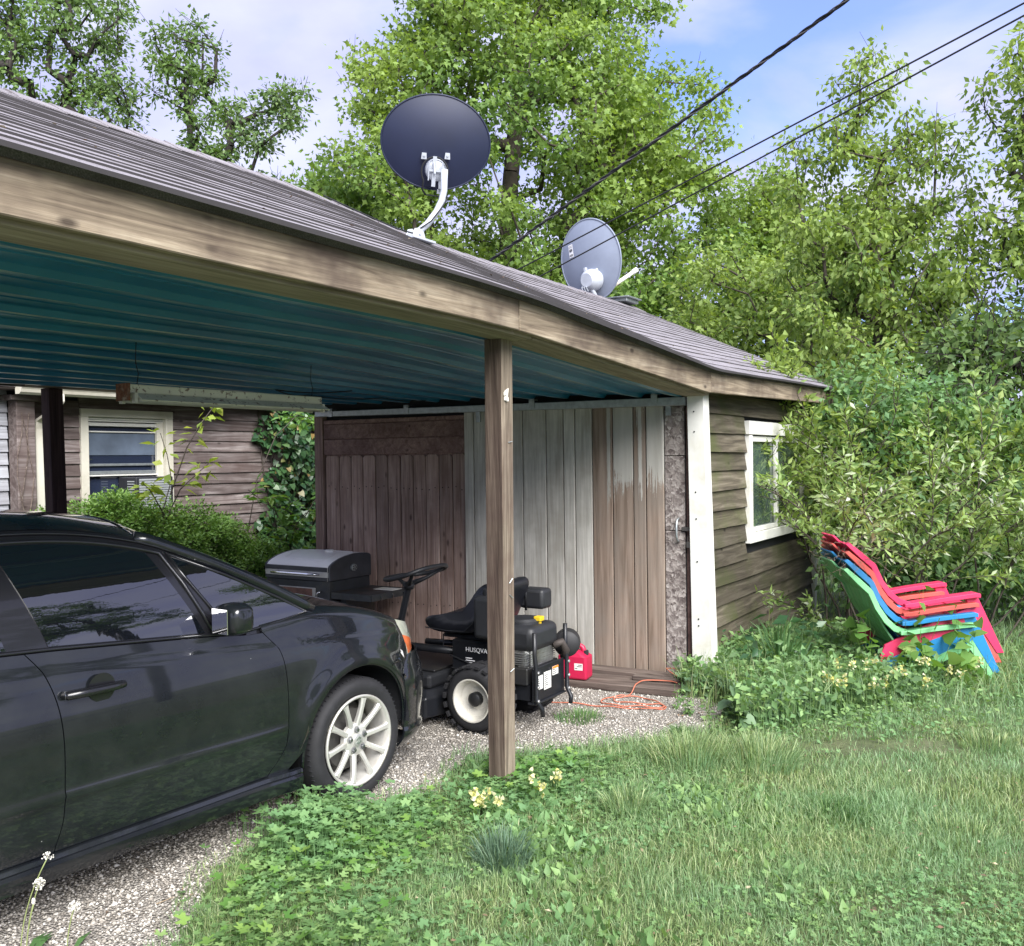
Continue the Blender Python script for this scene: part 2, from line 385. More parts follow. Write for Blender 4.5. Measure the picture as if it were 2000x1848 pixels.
def osb_mat():
    q=NT('strand_board'); v=q.obj((1,1,1),5); vo=q.t.nodes.new('ShaderNodeTexVoronoi'); vo.inputs['Scale'].default_value=38; vo.inputs['Randomness'].default_value=1
    n=q.t.nodes.new('ShaderNodeTexNoise'); n.inputs['Scale'].default_value=18; q.l(v,n.inputs['Vector']); 
    ad=q.t.nodes.new('ShaderNodeVectorMath'); ad.operation='MULTIPLY_ADD'; q.l(n.outputs['Color'],ad.inputs[0]); ad.inputs[1].default_value=(.08,.08,.08); q.l(v,ad.inputs[2]); q.l(ad.outputs[0],vo.inputs['Vector'])
    c=q.ramp(vo.outputs['Color'],[(.1,(.10,.08,.075)),(.5,(.22,.19,.175)),(.9,(.38,.345,.32))]); q.base(c); q.set(Roughness=.9); q.bump(vo.outputs['Distance'],.8,.006); return q.m
M_OSB=osb_mat()
def peel_mat(TH,STRIP=None):
    # paint flaking off from the bottom, each plank to its own height
    q=NT('peeling_planks'); 
    w=q.noise(q.obj((26,26,1.2),17),1,6,.6,.6); wc=q.ramp(w,[(.3,(.13,.095,.07)),(.5,(.24,.18,.14)),(.72,(.33,.265,.215))])
    low=q.noise(q.obj((3,3,1.5),3),1,4,.6); wc=q.mix(q.ramp(low,[(.4,(0,0,0)),(.65,(.7,.7,.7))]),wc,(.20,.175,.15))
    p=q.noise(q.obj((13,13,1),17),1,5,.5,.4); pc=q.ramp(p,[(.3,(.33,.32,.285)),(.7,(.47,.455,.415))])
    tc=q.t.nodes.new('ShaderNodeTexCoord'); sp=q.t.nodes.new('ShaderNodeSeparateXYZ'); q.l(tc.outputs['Object'],sp.inputs[0])
    jag=q.noise(q.obj((75,75,1.1),9),1,4,.6); jag2=q.noise(q.obj((14,14,7),9),1,5,.7); jj=q.math('ADD',q.math('MULTIPLY',q.math('SUBTRACT',jag,.5),.75),q.math('MULTIPLY',q.math('SUBTRACT',jag2,.5),.5))
    hs=q.math('ADD',sp.outputs[2],jj); th=q.math('ADD',q.math('MULTIPLY',q.rand(),.0),TH)
    mk=q.ramp(q.math('ADD',q.math('MULTIPLY',q.math('SUBTRACT',hs,th),14),.5),[(0,(0,0,0)),(1,(1,1,1))])
    if STRIP is not None:
        dv=q.math('ABSOLUTE',q.math('ADD',q.math('SUBTRACT',sp.outputs[1],STRIP),q.math('MULTIPLY',q.math('SUBTRACT',jag2,.5),.02))); top=q.ramp(q.math('SUBTRACT',hs,.95),[(.45,(0,0,0)),(.5,(1,1,1))])
        sm=q.ramp(dv,[(.012,(1,1,1)),(.018,(0,0,0))]); mk=q.mix(1.0,mk,q.mix(1.0,sm,top,'MULTIPLY'),'LIGHTEN')
    q.base(q.mix(mk,wc,pc)); q.set(Roughness=.85); q.b.inputs['Specular IOR Level'].default_value=.25; q.bump(q.mix(.5,w,mk),.5,.005); return q.m
PEELS=[peel_mat(2.55,.63),peel_mat(1.48),peel_mat(2.1,.36),peel_mat(1.52)]
def shingle_mat():
    q=NT('asphalt_shingle'); v=q.obj((1,1,1),7); a=q.noise(v,170,2,.7); b=q.noise(v,5,5,.6)
    c=q.ramp(a,[(.3,(.12,.112,.125)),(.55,(.23,.215,.235)),(.75,(.39,.37,.395))])
    c=q.mix(q.ramp(b,[(.46,(0,0,0)),(.7,(.6,.6,.6))]),c,(.10,.088,.09))
    st=q.noise(q.obj((.7,9,9),7),1,5,.6); c=q.mix(q.ramp(st,[(.68,(0,0,0)),(.76,(.35,.35,.35))]),c,(.42,.40,.41))
    c=q.mix(1,c,q.ramp(q.rand(),[(0,(.92,.92,.92)),(1,(1.07,1.07,1.07))]),'MULTIPLY')
    q.base(c); q.set(Roughness=.9); q.bump(a,.5,.004); return q.m
M_SHINGLE=shingle_mat()
def teal_mat(worn=False):
    q=NT('teal_steel_worn' if worn else 'teal_steel'); 
    a=q.noise(q.obj((1.2,30,30),0),1,4,.6); sc2=q.noise(q.obj((1.5,90,60),0),1,5,.75); b=q.noise(q.obj((1,1,1)),1.1,4,.6)
    c=q.ramp(b,[(.35,(.010,.11,.22)),(.65,(.022,.18,.32))])
    c=q.mix(q.ramp(sc2,[(.70,(0,0,0)),(.76,(.8,.8,.8))]),c,(.30,.35,.33))
    c=q.mix(q.ramp(a,[(.62,(0,0,0)),(.72,(.3,.3,.3))]),c,(.03,.14,.15))
    if worn: c=q.mix(q.ramp(q.noise(q.obj((1.1,40,40),0),1,6,.75),[(.46,(0,0,0)),(.60,(.75,.75,.75))]),c,(.42,.46,.42))
    q.base(c); q.set(Roughness=.3,Metallic=.0); return q.m
M_TEAL=teal_mat()
def glass_mat(name,tint,rough=.02):
    q=NT(name); q.base(tint); q.set(Roughness=rough,Alpha=1.0); q.b.inputs['Specular IOR Level'].default_value=1.0; q.b.inputs['IOR'].default_value=1.75; return q.m
# ================================================================ CARPORT AND SHED
EAVE=[(-5.2,2.36),(-2.76,2.357),(-.6,2.348),(-.1,2.337),(2.52,2.175),(4.9,2.225),(7,2.262)]
def eave(u): return (interp(u-.12,EAVE)+interp(u,EAVE)+interp(u+.12,EAVE))/3
RIDGE=[(-5.2,3.60),(-1.4,3.585),(.6,3.585),(1.9,3.50),(4,3.485),(7,3.49)]
def ridge(u): return sinterp(u,RIDGE)
U0,U1=-5.0,6.32; VE,VR,VB=-.31,2.03,4.15
def roofz(u,v):
    e=eave(u)+.166
    if v<=VR: return e+(ridge(u)-e)*(v-VE)/(VR-VE)
    e2=2.46; return ridge(u)+(e2-ridge(u))*(v-VR)/(VB-VR)
B=thing('carport_shed','weathered timber carport and shed under one shingle roof, teal metal ceiling and plank door','shed',P0,BROT)
def bp(mb,name,mat,parent=None,**kw): return mb.build(name,mat,parent or B,**kw)
# --- roof deck and shingle courses
nu=47
def us(i): return U0+(U1-U0)*i/nu
roof=MB()
for (va,vb) in ((VE+.07,VR),(VR,VB)):
    vs=[];fs=[]
    for i in range(nu+1):
        u=us(i)
        for v in (va,vb):
            z=roofz(u,v); vs+=[(u,v,z-.012),(u,v,z-.05)]
    for i in range(nu):
        a=i*4; b=a+4
        fs+=[(a,b,b+2,a+2),(a+1,a+3,b+3,b+1),(a,a+1,b+1,b),(a+2,b+2,b+3,a+3)]
    fs+=[(0,2,3,1),(nu*4,nu*4+1,nu*4+3,nu*4+2)]
    roof.add(vs,fs)
M_BUTT=plain('shingle_edge',(.030,.027,.029),.9)
ROOF=bp(roof,'roof',M_SHINGLE)
NC=19
for side in (0,1):
    for c in range(NC):
        m=MB(); vs=[];fs=[]
        n=64; jit=0
        for i in range(n+1):
            u=U0+(U1-U0)*i/n
            jit=.6*jit+random.gauss(0,.0028)
            if side==0:
                v0=VE-.012+(VR-VE+.01)*c/NC+jit; v1=min(VR,v0+(VR-VE)/NC*1.25); 
            else:
                v0=VB+.012-(VB-VR+.01)*c/NC-jit; v1=max(VR,v0-(VB-VR)/NC*1.25)
            lift=.0100+.002*math.sin(u*3.1+c*1.7)+random.uniform(0,.0025)
            vs+=[(u,v0,roofz(u,v0)+lift),(u,v1,roofz(u,v1)+.0025),(u,v0,roofz(u,v0)-.003 if c else roofz(u,v0)-.006)]
        for i in range(n):
            a=i*3; b=a+3
            q=[(a,b,b+1,a+1),(a,a+2,b+2,b)]
            fs+=q if side==0 else [x[::-1] for x in q]
        m.add(vs,fs); m.m=[i%2 for i in range(len(fs))]; m.build('shingle_course',[M_SHINGLE,M_BUTT],ROOF)
m=MB()
for i in range(nu):
    u=us(i); u2=us(i+1)+.02
    m.hexa([(u,VR-.13,roofz(u,VR-.13)+.010),(u2,VR-.13,roofz(u2,VR-.13)+.006),(u2,VR,ridge(u2)+.012),(u,VR,ridge(u)+.018)],
           [(u,VR-.13,roofz(u,VR-.13)+.018),(u2,VR-.13,roofz(u2,VR-.13)+.012),(u2,VR,ridge(u2)+.02),(u,VR,ridge(u)+.028)])
    m.hexa([(u,VR,ridge(u)+.018),(u2,VR,ridge(u2)+.012),(u2,VR+.13,roofz(u2,VR+.13)+.006),(u,VR+.13,roofz(u,VR+.13)+.010)],
           [(u,VR,ridge(u)+.028),(u2,VR,ridge(u2)+.02),(u2,VR+.13,roofz(u2,VR+.13)+.012),(u,VR+.13,roofz(u,VR+.13)+.018)])
m.build('ridge_cap',M_SHINGLE,ROOF)
m=MB(); u=5.98; m.box(u-.16,u+.16,VR-.12,VR+.12,ridge(u)+.02,ridge(u)+.06); m.box(u-.19,u+.19,VR-.15,VR+.15,ridge(u)+.06,ridge(u)+.075); m.build('roof_vent',M_GALV,ROOF,bevel=.004)
# --- fascia boards, following the sag
def strip(mb,ua,ub,v0,v1,zb,zt,n=14):
    vs=[];fs=[]
    for i in range(n+1):
        u=ua+(ub-ua)*i/n; vs+=[(u,v0,zb(u)),(u,v1,zb(u)),(u,v1,zt(u)),(u,v0,zt(u))]
    for i in range(n):
        a=i*4;b=a+4
        for k in range(4): fs.append((a+k,a+(k+1)%4,b+(k+1)%4,b+k))
    fs+=[(0,3,2,1),(n*4,n*4+1,n*4+2,n*4+3)]
    fs=[f[::-1] for f in fs]
    mb.add(vs,fs)
for ua,ub,dz in ((-4.9,-.205,0),(-.195,2.50,-.002),(2.51,6.28,.004)):
    m=MB(); strip(m,ua,ub,-.262,-.222,lambda u:eave(u)+dz,lambda u:eave(u)+.15); bp(m,'fascia_board',W_FASCIA,bevel=.004)
# gable rake board at the far end
m=MB(); u=6.29
m.hexa([(u,-.26,eave(u)),(u+.03,-.26,eave(u)),(u+.03,VR,ridge(u)-.16),(u,VR,ridge(u)-.16)],[(u,-.26,eave(u)+.145),(u+.03,-.26,eave(u)+.145),(u+.03,VR,ridge(u)-.03),(u,VR,ridge(u)-.03)])
m.hexa([(u,VR,ridge(u)-.16),(u+.03,VR,ridge(u)-.16),(u+.03,4.1,2.3),(u,4.1,2.3)],[(u,VR,ridge(u)-.03),(u+.03,VR,ridge(u)-.03),(u+.03,4.1,2.44),(u,4.1,2.44)])
bp(m,'rake_board',W_FASCIA)
# --- beams
for ua,ub in ((-4.9,-.01),(.0,2.58)):
    m=MB(); strip(m,ua,ub,-.218,-.035,lambda u:eave(u)-.014,lambda u:eave(u)+.13); bp(m,'beam',W_BEAM,bevel=.004)
m=MB(); strip(m,-4.9,2.7,3.74,3.88,lambda u:2.27-.012*(u>1),lambda u:2.46); bp(m,'beam',W_FASCIA,bevel=.004)
# --- posts
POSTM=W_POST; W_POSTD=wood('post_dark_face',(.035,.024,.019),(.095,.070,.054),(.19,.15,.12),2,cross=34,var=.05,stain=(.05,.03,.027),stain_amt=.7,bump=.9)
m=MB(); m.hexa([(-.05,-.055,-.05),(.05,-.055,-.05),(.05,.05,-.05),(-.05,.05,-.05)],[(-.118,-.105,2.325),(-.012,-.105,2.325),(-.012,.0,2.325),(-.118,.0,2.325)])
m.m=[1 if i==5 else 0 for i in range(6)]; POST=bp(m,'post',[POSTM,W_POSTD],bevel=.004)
for (zz,a,y) in ((1.80,.2,-.05),(1.08,.9,-.03),(1.02,-.7,-.02),(.62,.5,-.03)):
    st=MB(); fx=-.05-.065*zz/2.3; st.tube([(fx+.05,-.0585-.048*zz/2.3-.001,zz),(fx+.05+.03*math.cos(a),-.066-.048*zz/2.3,zz+.03*math.sin(a))],.0022,5); st.build('nail',M_GALV,POST)
st=MB()
for k in range(9):
    a=-.085+random.uniform(-.012,.012); z=2.05+random.uniform(-.028,.028); st.add([(a,-.101,z),(a+.016,-.105-random.random()*.006,z+.008),(a+.012,-.107-random.random()*.008,z-.014),(a-.003,-.103,z-.015)],[(0,1,2,3)])
st.build('paper_scrap',plain('paper',(.62,.60,.52),.8),POST)
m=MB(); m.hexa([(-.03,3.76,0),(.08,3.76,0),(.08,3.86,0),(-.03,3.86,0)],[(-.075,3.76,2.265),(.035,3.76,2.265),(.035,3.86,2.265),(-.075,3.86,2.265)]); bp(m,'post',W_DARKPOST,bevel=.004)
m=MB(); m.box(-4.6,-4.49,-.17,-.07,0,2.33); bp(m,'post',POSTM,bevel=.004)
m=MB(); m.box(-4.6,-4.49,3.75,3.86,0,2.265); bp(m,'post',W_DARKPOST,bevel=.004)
# --- ribbed steel ceiling, four sheets
def ceil_z(u,v):
    t=(v+.07)/3.85; return (eave(u)+.005)*(1-t)+2.275*t+.01
M_TEALW=teal_mat(True)
edges=[-.035,.93,1.895,2.86,3.76]
for k in range(4):
    va,vb=edges[k],edges[k+1]; prof=[]; nr=3; w=(vb-va)/nr
    for r in range(nr):
        c=va+r*w+.03
        prof+=[(c,0,0),(c+.018,-.024,1),(c+.046,-.026,0),(c+.066,0,0),(c+w*.55,.0,0),(c+w*.575,-.004,0),(c+w*.60,0,0)]
    prof=[(va,0,0)]+prof+[(vb+.012,-.001,0)]; n=26; np_=len(prof); m=MB()
    vs=[];fs=[];ms=[]
    for i in range(n+1):
        u=-4.9+(2.62+4.9)*i/n
        for (v,dz,_) in prof: vs.append((u,v,ceil_z(u,v)+dz-.002*k+.004*math.sin(u*1.9+v*2)))
    for i in range(n):
        for j in range(np_-1):
            a=i*np_+j; fs.append((a,a+np_,a+np_+1,a+1)[::-1]); ms.append(prof[j][2])
    m.add(vs,fs); m.m=ms; bp(m,'ceiling_panel',[M_TEAL,M_TEALW])
# end gable over the open left end and beams across
m=MB(); m.add([(-4.9,VE+.1,eave(-4.9)+.12),(-4.9,VB-.1,2.42),(-4.9,VR,3.54)],[(0,1,2)]); bp(m,'gable_boarding',W_FASCIA,solid=.02)
# wires stapled to the ceiling
for pts in ([(-2.9,3.2),(-2.2,3.45),(-1.2,3.5),(-.3,3.5)],[(1.35,2.15),(1.0,2.6),(1.5,2.75),(2.0,2.4),(2.3,2.1)]):
    m=MB(); P=[]
    for k in range(len(pts)-1):
        for t in np.linspace(0,1,8,endpoint=False):
            u=pts[k][0]+(pts[k+1][0]-pts[k][0])*t; v=pts[k][1]+(pts[k+1][1]-pts[k][1])*t; P.append((u,v,ceil_z(u,v)-.03-.02*math.sin(t*3.1)))
    m.tube(P,.005,5); bp(m,'ceiling_wire',M_BLACKIN,smooth=True)
# --- shed: carport-side wall with rail, cedar panel and sliding door (plane u=2.66)
UW=2.66
def vboard(va,vb,za,zb,du0,du1,mat,name,parent,ear=0,lean=0):
    m=MB()
    if ear:
        poly=[(va,za),(vb,za),(vb,zb-ear),(vb-ear,zb),(va+ear,zb),(va,zb-ear)]
    else: poly=[(va,za),(vb,za),(vb+lean,zb),(va+lean,zb)]
    n=len(poly); vs=[(UW+du0,a,b) for a,b in poly]+[(UW+du1,a,b) for a,b in poly]
    fs=[tuple(range(n)),tuple(range(2*n-1,n-1,-1))]+[(i,n+i,n+(i+1)%n,(i+1)%n) for i in range(n)]
    m.add(vs,[f[::-1] for f in fs]); return m.build(name,mat,parent,bevel=.0035)
wallM=MB(); wallM.box(UW+.05,UW+.09,-.0,3.76,0,2.28); WALL=bp(wallM,'plank_wall',M_BLACKIN)
vboard(3.655,3.76,0,2.15,-.02,.05,W_RED,'jamb',WALL)
ed=[3.64,3.466,3.316,3.174,3.024,2.881,2.731,2.589,2.446,2.302,2.157,2.013]
PANEL=bp(MB().box(UW+.02,UW+.045,2.0,3.645,.03,2.1),'fence_panel',W_REDH)
for a,b in zip(ed[1:],ed[:-1]):
    vboard(a+.0045,b-.0045,.04,1.765+random.uniform(-.006,.004),-.005+random.uniform(0,.006),.019,W_RED,'plank',PANEL,ear=.022)
NAILH=MB().lathe([(.005,0),(.005,.003)],6,Matrix.Rotation(R(-90),4,'Y')).mesh('nail',M_BLACKIN)
for i,(a,b) in enumerate(zip(ed[1:],ed[:-1])):
    for zz in (1.46,.42):
        for w in (.28,.72): linkobj('nail',NAILH,PANEL,loc=(UW-.0055,a+(b-a)*w,zz+random.uniform(-.02,.02)))
for za,zb in ((1.772,1.915),(1.92,2.058),(2.063,2.10)):
    mm=MB(); mm.box(UW-.012,UW+.019,2.005,3.645,za,zb); mm.build('plank',W_REDH,PANEL,bevel=.003)
DOOR=bp(MB().box(UW+.0,UW+.018,.0,2.01,.03,2.12),'sliding_door',M_BLACKIN)
we=[2.012,1.912,1.75,1.584,1.42,1.197,1.036,.931,.775]
for a,b in zip(we[1:],we[:-1]): vboard(a+.0045,b-.0045,.045,2.125+random.uniform(-.01,.01),-.03+random.uniform(-.002,.003),-.002,W_WHITE,'plank',DOOR)
pe=[.775,.597,.419,.312,.163]
for (a,b),M_PEEL in zip(zip(pe[1:],pe[:-1]),PEELS): vboard(a+.0045,b-.0045,.03,2.145+random.uniform(-.01,.01),-.03+random.uniform(-.003,.003),-.002,M_PEEL,'plank',DOOR)
vboard(.003,.16,.02,1.15,-.024,-.002,M_OSB,'strand_board',DOOR); vboard(.003,.16,1.155,1.72,-.024,-.002,M_OSB,'strand_board',DOOR); vboard(.003,.16,1.725,2.10,-.024,-.002,M_OSB,'strand_board',DOOR)
hm=MB(); hm.tube([(UW-.026,.05,1.07),(UW-.06,.05,1.085),(UW-.075,.05,1.12),(UW-.075,.05,1.20),(UW-.06,.05,1.235),(UW-.026,.05,1.25)],.009,8); hm.build('handle',M_GALV,DOOR,smooth=True)
hm=MB(); hm.box(UW-.045,UW-.027,-.045,.02,1.155,1.185); hm.box(UW-.06,UW-.03,-.062,-.022,1.03,1.075); hm.tube([(UW-.045,-.056,1.072),(UW-.045,-.056,1.105),(UW-.045,-.042,1.125),(UW-.045,-.028,1.105),(UW-.045,-.028,1.072)],.004,6); hm.build('padlock',plain('lock_steel',(.10,.095,.09),.5,.6),DOOR,bevel=.003)
vboard(-.045,-.002,0,2.15,.0,.05,W_REDH,'jamb',WALL)
# rail with trolley brackets
r=MB(); r.hexa([(UW-.075,-.03,2.10),(UW-.015,-.03,2.10),(UW-.015,3.70,2.135),(UW-.075,3.70,2.135)],[(UW-.075,-.03,2.165),(UW-.015,-.03,2.165),(UW-.015,3.70,2.185),(UW-.075,3.70,2.185)])
RAIL=bp(r,'door_rail',M_GALV,bevel=.004)
for v in (.22,1.3,2.6,3.5):
    k=MB(); k.box(UW-.08,UW-.07,v-.025,v+.025,2.13,2.205); k.box(UW-.08,UW-.02,v-.025,v+.025,2.19,2.2); k.tube([(UW-.086,v,2.19),(UW-.08,v,2.19)],.011,8); k.build('rail_bracket',M_GALV,RAIL)
for v in (.12,1.85):
    k=MB(); k.box(UW-.05,UW-.03,v-.02,v+.02,2.03,2.12); k.build('hanger_strap',M_GALV,RAIL,bevel=.002)
# --- shed: outer side wall with lap siding (plane v=-.04), white corner board, window
WV=-.04; UE=6.2
sw=MB(); sw.box(UW+.1,UE,WV+.03,WV+.07,0,2.3); SIDE=bp(sw,'side_wall',M_BLACKIN)
z=.05; bi=0
WU0,WU1,WZ0,WZ1=3.94,5.86,.95,1.99
zs=[.05]
while zs[-1]<2.2: zs.append(zs[-1]+.155+random.uniform(-.006,.006))
for zi,z in enumerate(zs[:-1]):
    z2=min(zs[zi+1],2.22)
    segs=[(UW+.115,UE)]
    if z2>WZ0-.02 and z<WZ1+.02: segs=[(UW+.115,WU0-.002),(WU1+.002,UE)]
    for a,b in segs:
        m=MB(); n=10; vs=[];fs=[]
        for i in range(n+1):
            u=a+(b-a)*i/n; w1=.004*math.sin(u*2.3+zi*1.9)+random.uniform(-.0015,.0015); 
            vs+=[(u,WV-.028+w1,z-.018+w1*.8),(u,WV-.001+w1*.3,z2+.01),(u,WV+.028,z2+.01),(u,WV-.006,z-.018+w1*.8)]
        for i in range(n):
            p=i*4;q2=p+4
            for kk in range(4): fs.append((p+kk,q2+kk,q2+(kk+1)%4,p+(kk+1)%4))
        fs+=[(0,1,2,3),(n*4+3,n*4+2,n*4+1,n*4)]
        m.add(vs,fs); m.build('siding_board',W_SIDE,SIDE)
# white corner post
c=MB(); c.hexa([(UW-.055,-.225,0),(UW+.06,-.225,0),(UW+.06,-.06,0),(UW-.055,-.06,0)],[(UW-.085,-.175,2.178),(UW+.03,-.175,2.178),(UW+.03,-.045,2.178),(UW-.085,-.045,2.178)])
CP=bp(c,'corner_post',M_WHITE,bevel=.004)
for zz in (2.05,1.9,1.45,1.25,.93,.5,.45):
    k=MB(); x=-.055-.03*zz/2.2; k.lathe([(.006,0),(.006,.003)],8,Matrix.Translation((UW+x-.001,-.12+.01*zz,zz))@Matrix.Rotation(R(-90),4,'Y')); k.build('nail_head',M_BLACKIN,CP)
c=MB(); c.box(UE-.02,UE+.06,WV-.05,WV+.04,0,2.25); bp(c,'corner_post',M_WHITE,bevel=.004)
# window
WN=bp(MB().box(WU0+.07,WU1-.07,WV-.005,WV+.0,WZ0+.07,WZ1-.1),'window',glass_mat('shed_glass',(.055,.085,.07)))
k=MB(); k.box(WU0-.02,WU1+.02,WV-.062,WV-.01,WZ1-.09,WZ1+.03); k.build('window_header',M_WHITE,WN,bevel=.004)
for a,b,zz0,zz1 in ((WU0,WU0+.085,WZ0,WZ1-.092),(WU1-.085,WU1,WZ0,WZ1-.092),(WU0+.087,WU1-.087,WZ0,WZ0+.085)):
    k=MB(); k.box(a,b,WV-.055,WV-.0,zz0,zz1); k.build('window_frame',M_WHITE,WN,bevel=.004)
for a,b,zz0,zz1 in ((WU0+.09,WU0+.125,WZ0+.09,WZ1-.1),(WU0+.86,WU0+.93,WZ0+.09,WZ1-.1),(WU1-.125,WU1-.09,WZ0+.09,WZ1-.1),(WU0+.127,WU0+.858,WZ1-.15,WZ1-.1),(WU0+.127,WU0+.858,WZ0+.09,WZ0+.13),(WU0+.932,WU1-.127,WZ1-.15,WZ1-.1),(WU0+.932,WU1-.127,WZ0+.09,WZ0+.13)):
    k=MB(); k.box(a,b,WV-.035,WV-.006,zz0,zz1); k.build('sash',M_WHITE,WN,bevel=.003)
# back and far walls of the shed
m=MB(); m.box(UW+.05,UE,3.72,3.78,0,2.3); m.box(UE-.04,UE,.0,3.72,0,2.3); m.add([(UE-.02,-.0,2.3),(UE-.02,3.75,2.3),(UE-.02,VR,ridge(UE)-.05)],[(0,1,2)]); bp(m,'rear_wall',W_SIDE)
# ---------------------------------------------------------------- lumber on the ground before the door
def plank_thing(name,label,u0,v0,u1,v1,w,h,z,group='old boards lying before the shed door'):
    a=bl(u0,v0,z); b=bl(u1,v1,z); d=b-a; o=MB(); L=d.length
    n=8; vs=[];fs=[]
    for i in range(n+1):
        x=-L/2+L*i/n; w1=w/2*(1+random.uniform(-.05,.05)); dz=random.uniform(-.002,.002)
        vs+=[(x,-w1,0),(x,w1,0),(x,w1,h+dz),(x,-w1,h+dz)]
    for i in range(n):
        p=i*4
        for k in range(4): fs.append((p+k,p+(k+1)%4,p+4+(k+1)%4,p+4+k))
    fs+=[(0,3,2,1),(n*4,n*4+1,n*4+2,n*4+3)]
    o.add(vs,[f[::-1] for f in fs]); ob=o.build(name,W_LUMBER,bevel=.004); ob.location=(a+b)/2; ob.rotation_euler=(0,0,math.atan2(d.y,d.x)); tag(ob,label,'board',group); return ob
plank_thing('timber_board','long dark timber board flat on the gravel under the red fuel can',2.17,1.25,2.30,-.10,.30,.05,.008)
plank_thing('timber_board','narrow split board lying against the foot of the plank door',2.47,1.1,2.50,-.20,.16,.075,.008)
plank_thing('timber_board','broken splintered board on top of the others by the white corner post',2.34,.3,2.40,-.22,.09,.03,.06)
# ================================================================ HOUSE BEHIND THE CARPORT (wall plane v=6)
HV=6.0
H=thing('house','house with brown lap siding, cream window and gutter seen through the carport','house',P0,BROT)
w=MB(); w.box(-3.2,1.70,HV+.03,HV+.08,0,2.42); w.box(2.75,6.9,HV+.03,HV+.08,0,2.75); w.box(1.70,2.75,HV+.03,HV+.08,0,1.3); w.box(1.70,2.75,HV+.03,HV+.08,2.25,2.42)
HW=w.build('wall',M_BLACKIN,H)
hz=[.02]
while hz[-1]<2.7: hz.append(hz[-1]+.122)
def lap(a,b,z,z2,mat,seed,v=HV,par=HW):
    m=MB(); n=max(2,int((b-a)/.35)); vs=[];fs=[]; rr=random.Random(seed)
    for i in range(n+1):
        u=a+(b-a)*i/n; w1=rr.uniform(-.002,.002)
        vs+=[(u,v-.016+w1,z-.012+w1),(u,v+.006+w1*.3,z2+.008),(u,v+.028,z2+.008),(u,v-.004,z-.012+w1)]
    for i in range(n):
        p=i*4;q2=p+4
        for kk in range(4): fs.append((p+kk,q2+kk,q2+(kk+1)%4,p+(kk+1)%4))
    fs+=[(0,1,2,3),(n*4+3,n*4+2,n*4+1,n*4)]
    m.add(vs,fs); m.build('siding_board',mat,par)
for i,z in enumerate(hz[:-1]):
    z2=hz[i+1]
    if z<2.36: lap(-3.1,.93,z,z2,W_HOUSE2,i)
    if z<2.30: lap(1.12,1.668,z,z2,W_HOUSE,100+i)
    if z2<1.28: lap(1.672,2.772,z,z2,W_HOUSE,150+i)
    lap(2.776,6.8,z,z2,W_HOUSE,200+i)
lap(1.672,2.772,2.262,2.385,W_HOUSE,400)
# window
Wn=MB().box(1.70,2.75,HV+.06,HV+.075,1.3,2.25).build('window',glass_mat('house_glass',(.02,.028,.055),.03),H)
def hb(a,b,z0,z1,v0,v1,name,mat=M_CREAM,par=None,bev=.003): return MB().box(a,b,HV+v0,HV+v1,z0,z1).build(name,mat,par or Wn,bevel=bev)
hb(1.668,1.752,1.2,2.19,-.035,.03,'window_frame'); hb(2.684,2.776,1.2,2.19,-.035,.03,'window_frame'); hb(1.668,2.776,2.19,2.27,-.038,.03,'window_frame'); hb(1.64,2.80,1.16,1.2,-.07,.03,'window_sill')
for z0,z1,d in ((2.165,2.186,0.0),(2.145,2.163,.01),(2.10,2.135,.02),(2.035,2.05,.03),(1.585,1.60,.015)):
    hb(1.754,2.682,z0,z1,d,d+.03,'sash_rail',M_WHITE)
hb(1.754,1.774,1.205,2.1,.012,.05,'sash_stile',M_WHITE); hb(2.60,2.682,1.205,2.16,.012,.05,'sash_stile'); hb(1.775,2.598,1.69,1.715,.035,.055,'sash_rail',M_GALV); hb(1.775,2.598,1.605,1.64,.035,.055,'sash_rail',M_GALV)
hb(1.78,2.6,1.80,2.03,.05,.056,'blind',plain('blind',(.10,.13,.18),.6,var=.3,scale=3))
# soffit, gutter, downspout, corner post
hb(-3.2,3.32,2.405,2.43,-.32,.03,'soffit',W_HOUSE,H)
def roofm():
    m=MB(); m.hexa([(-3.3,HV-.34,2.42),(7.0,HV-.34,2.42),(7.0,HV+3.6,3.85),(-3.3,HV+3.6,3.85)],[(-3.3,HV-.34,2.47),(7.0,HV-.34,2.47),(7.0,HV+3.6,3.9),(-3.3,HV+3.6,3.9)]); m.build('roof',M_SHINGLE,H)
roofm()
g=MB(); prof=[(-.43,2.455),(-.44,2.42),(-.425,2.40),(-.415,2.372),(-.39,2.355),(-.33,2.355),(-.325,2.46)]
vs=[];fs=[]
for u in (.82,3.30):
    for a,b in prof: vs.append((u,HV+a,b))
n=len(prof)
for k in range(n-1): fs.append((k,k+1,n+k+1,n+k))
fs+=[tuple(range(n)),tuple(range(2*n-1,n-1,-1))]
g.add(vs,fs); g.build('gutter',M_CREAM,H)
d=MB()
def rect_path(P,wx,wy):
    vs=[];fs=[]
    for (u,v,z) in P: vs+=[(u-wx,v-wy,z),(u+wx,v-wy,z),(u+wx,v+wy,z),(u-wx,v+wy,z)]
    for i in range(len(P)-1):
        a=i*4
        for k in range(4): fs.append((a+k,a+(k+1)%4,a+4+(k+1)%4,a+4+k))
    fs+=[(3,2,1,0),tuple(len(P)*4-4+k for k in range(4))]
    d.add(vs,[f[::-1] for f in fs])
rect_path([(1.20,HV-.38,2.37),(1.20,HV-.38,2.30),(1.19,HV-.30,2.2),(1.185,HV-.10,2.12),(1.185,HV-.085,2.05),(1.195,HV-.085,.1)],.048,.04)
d.build('downspout',M_CREAM,H,bevel=.006)
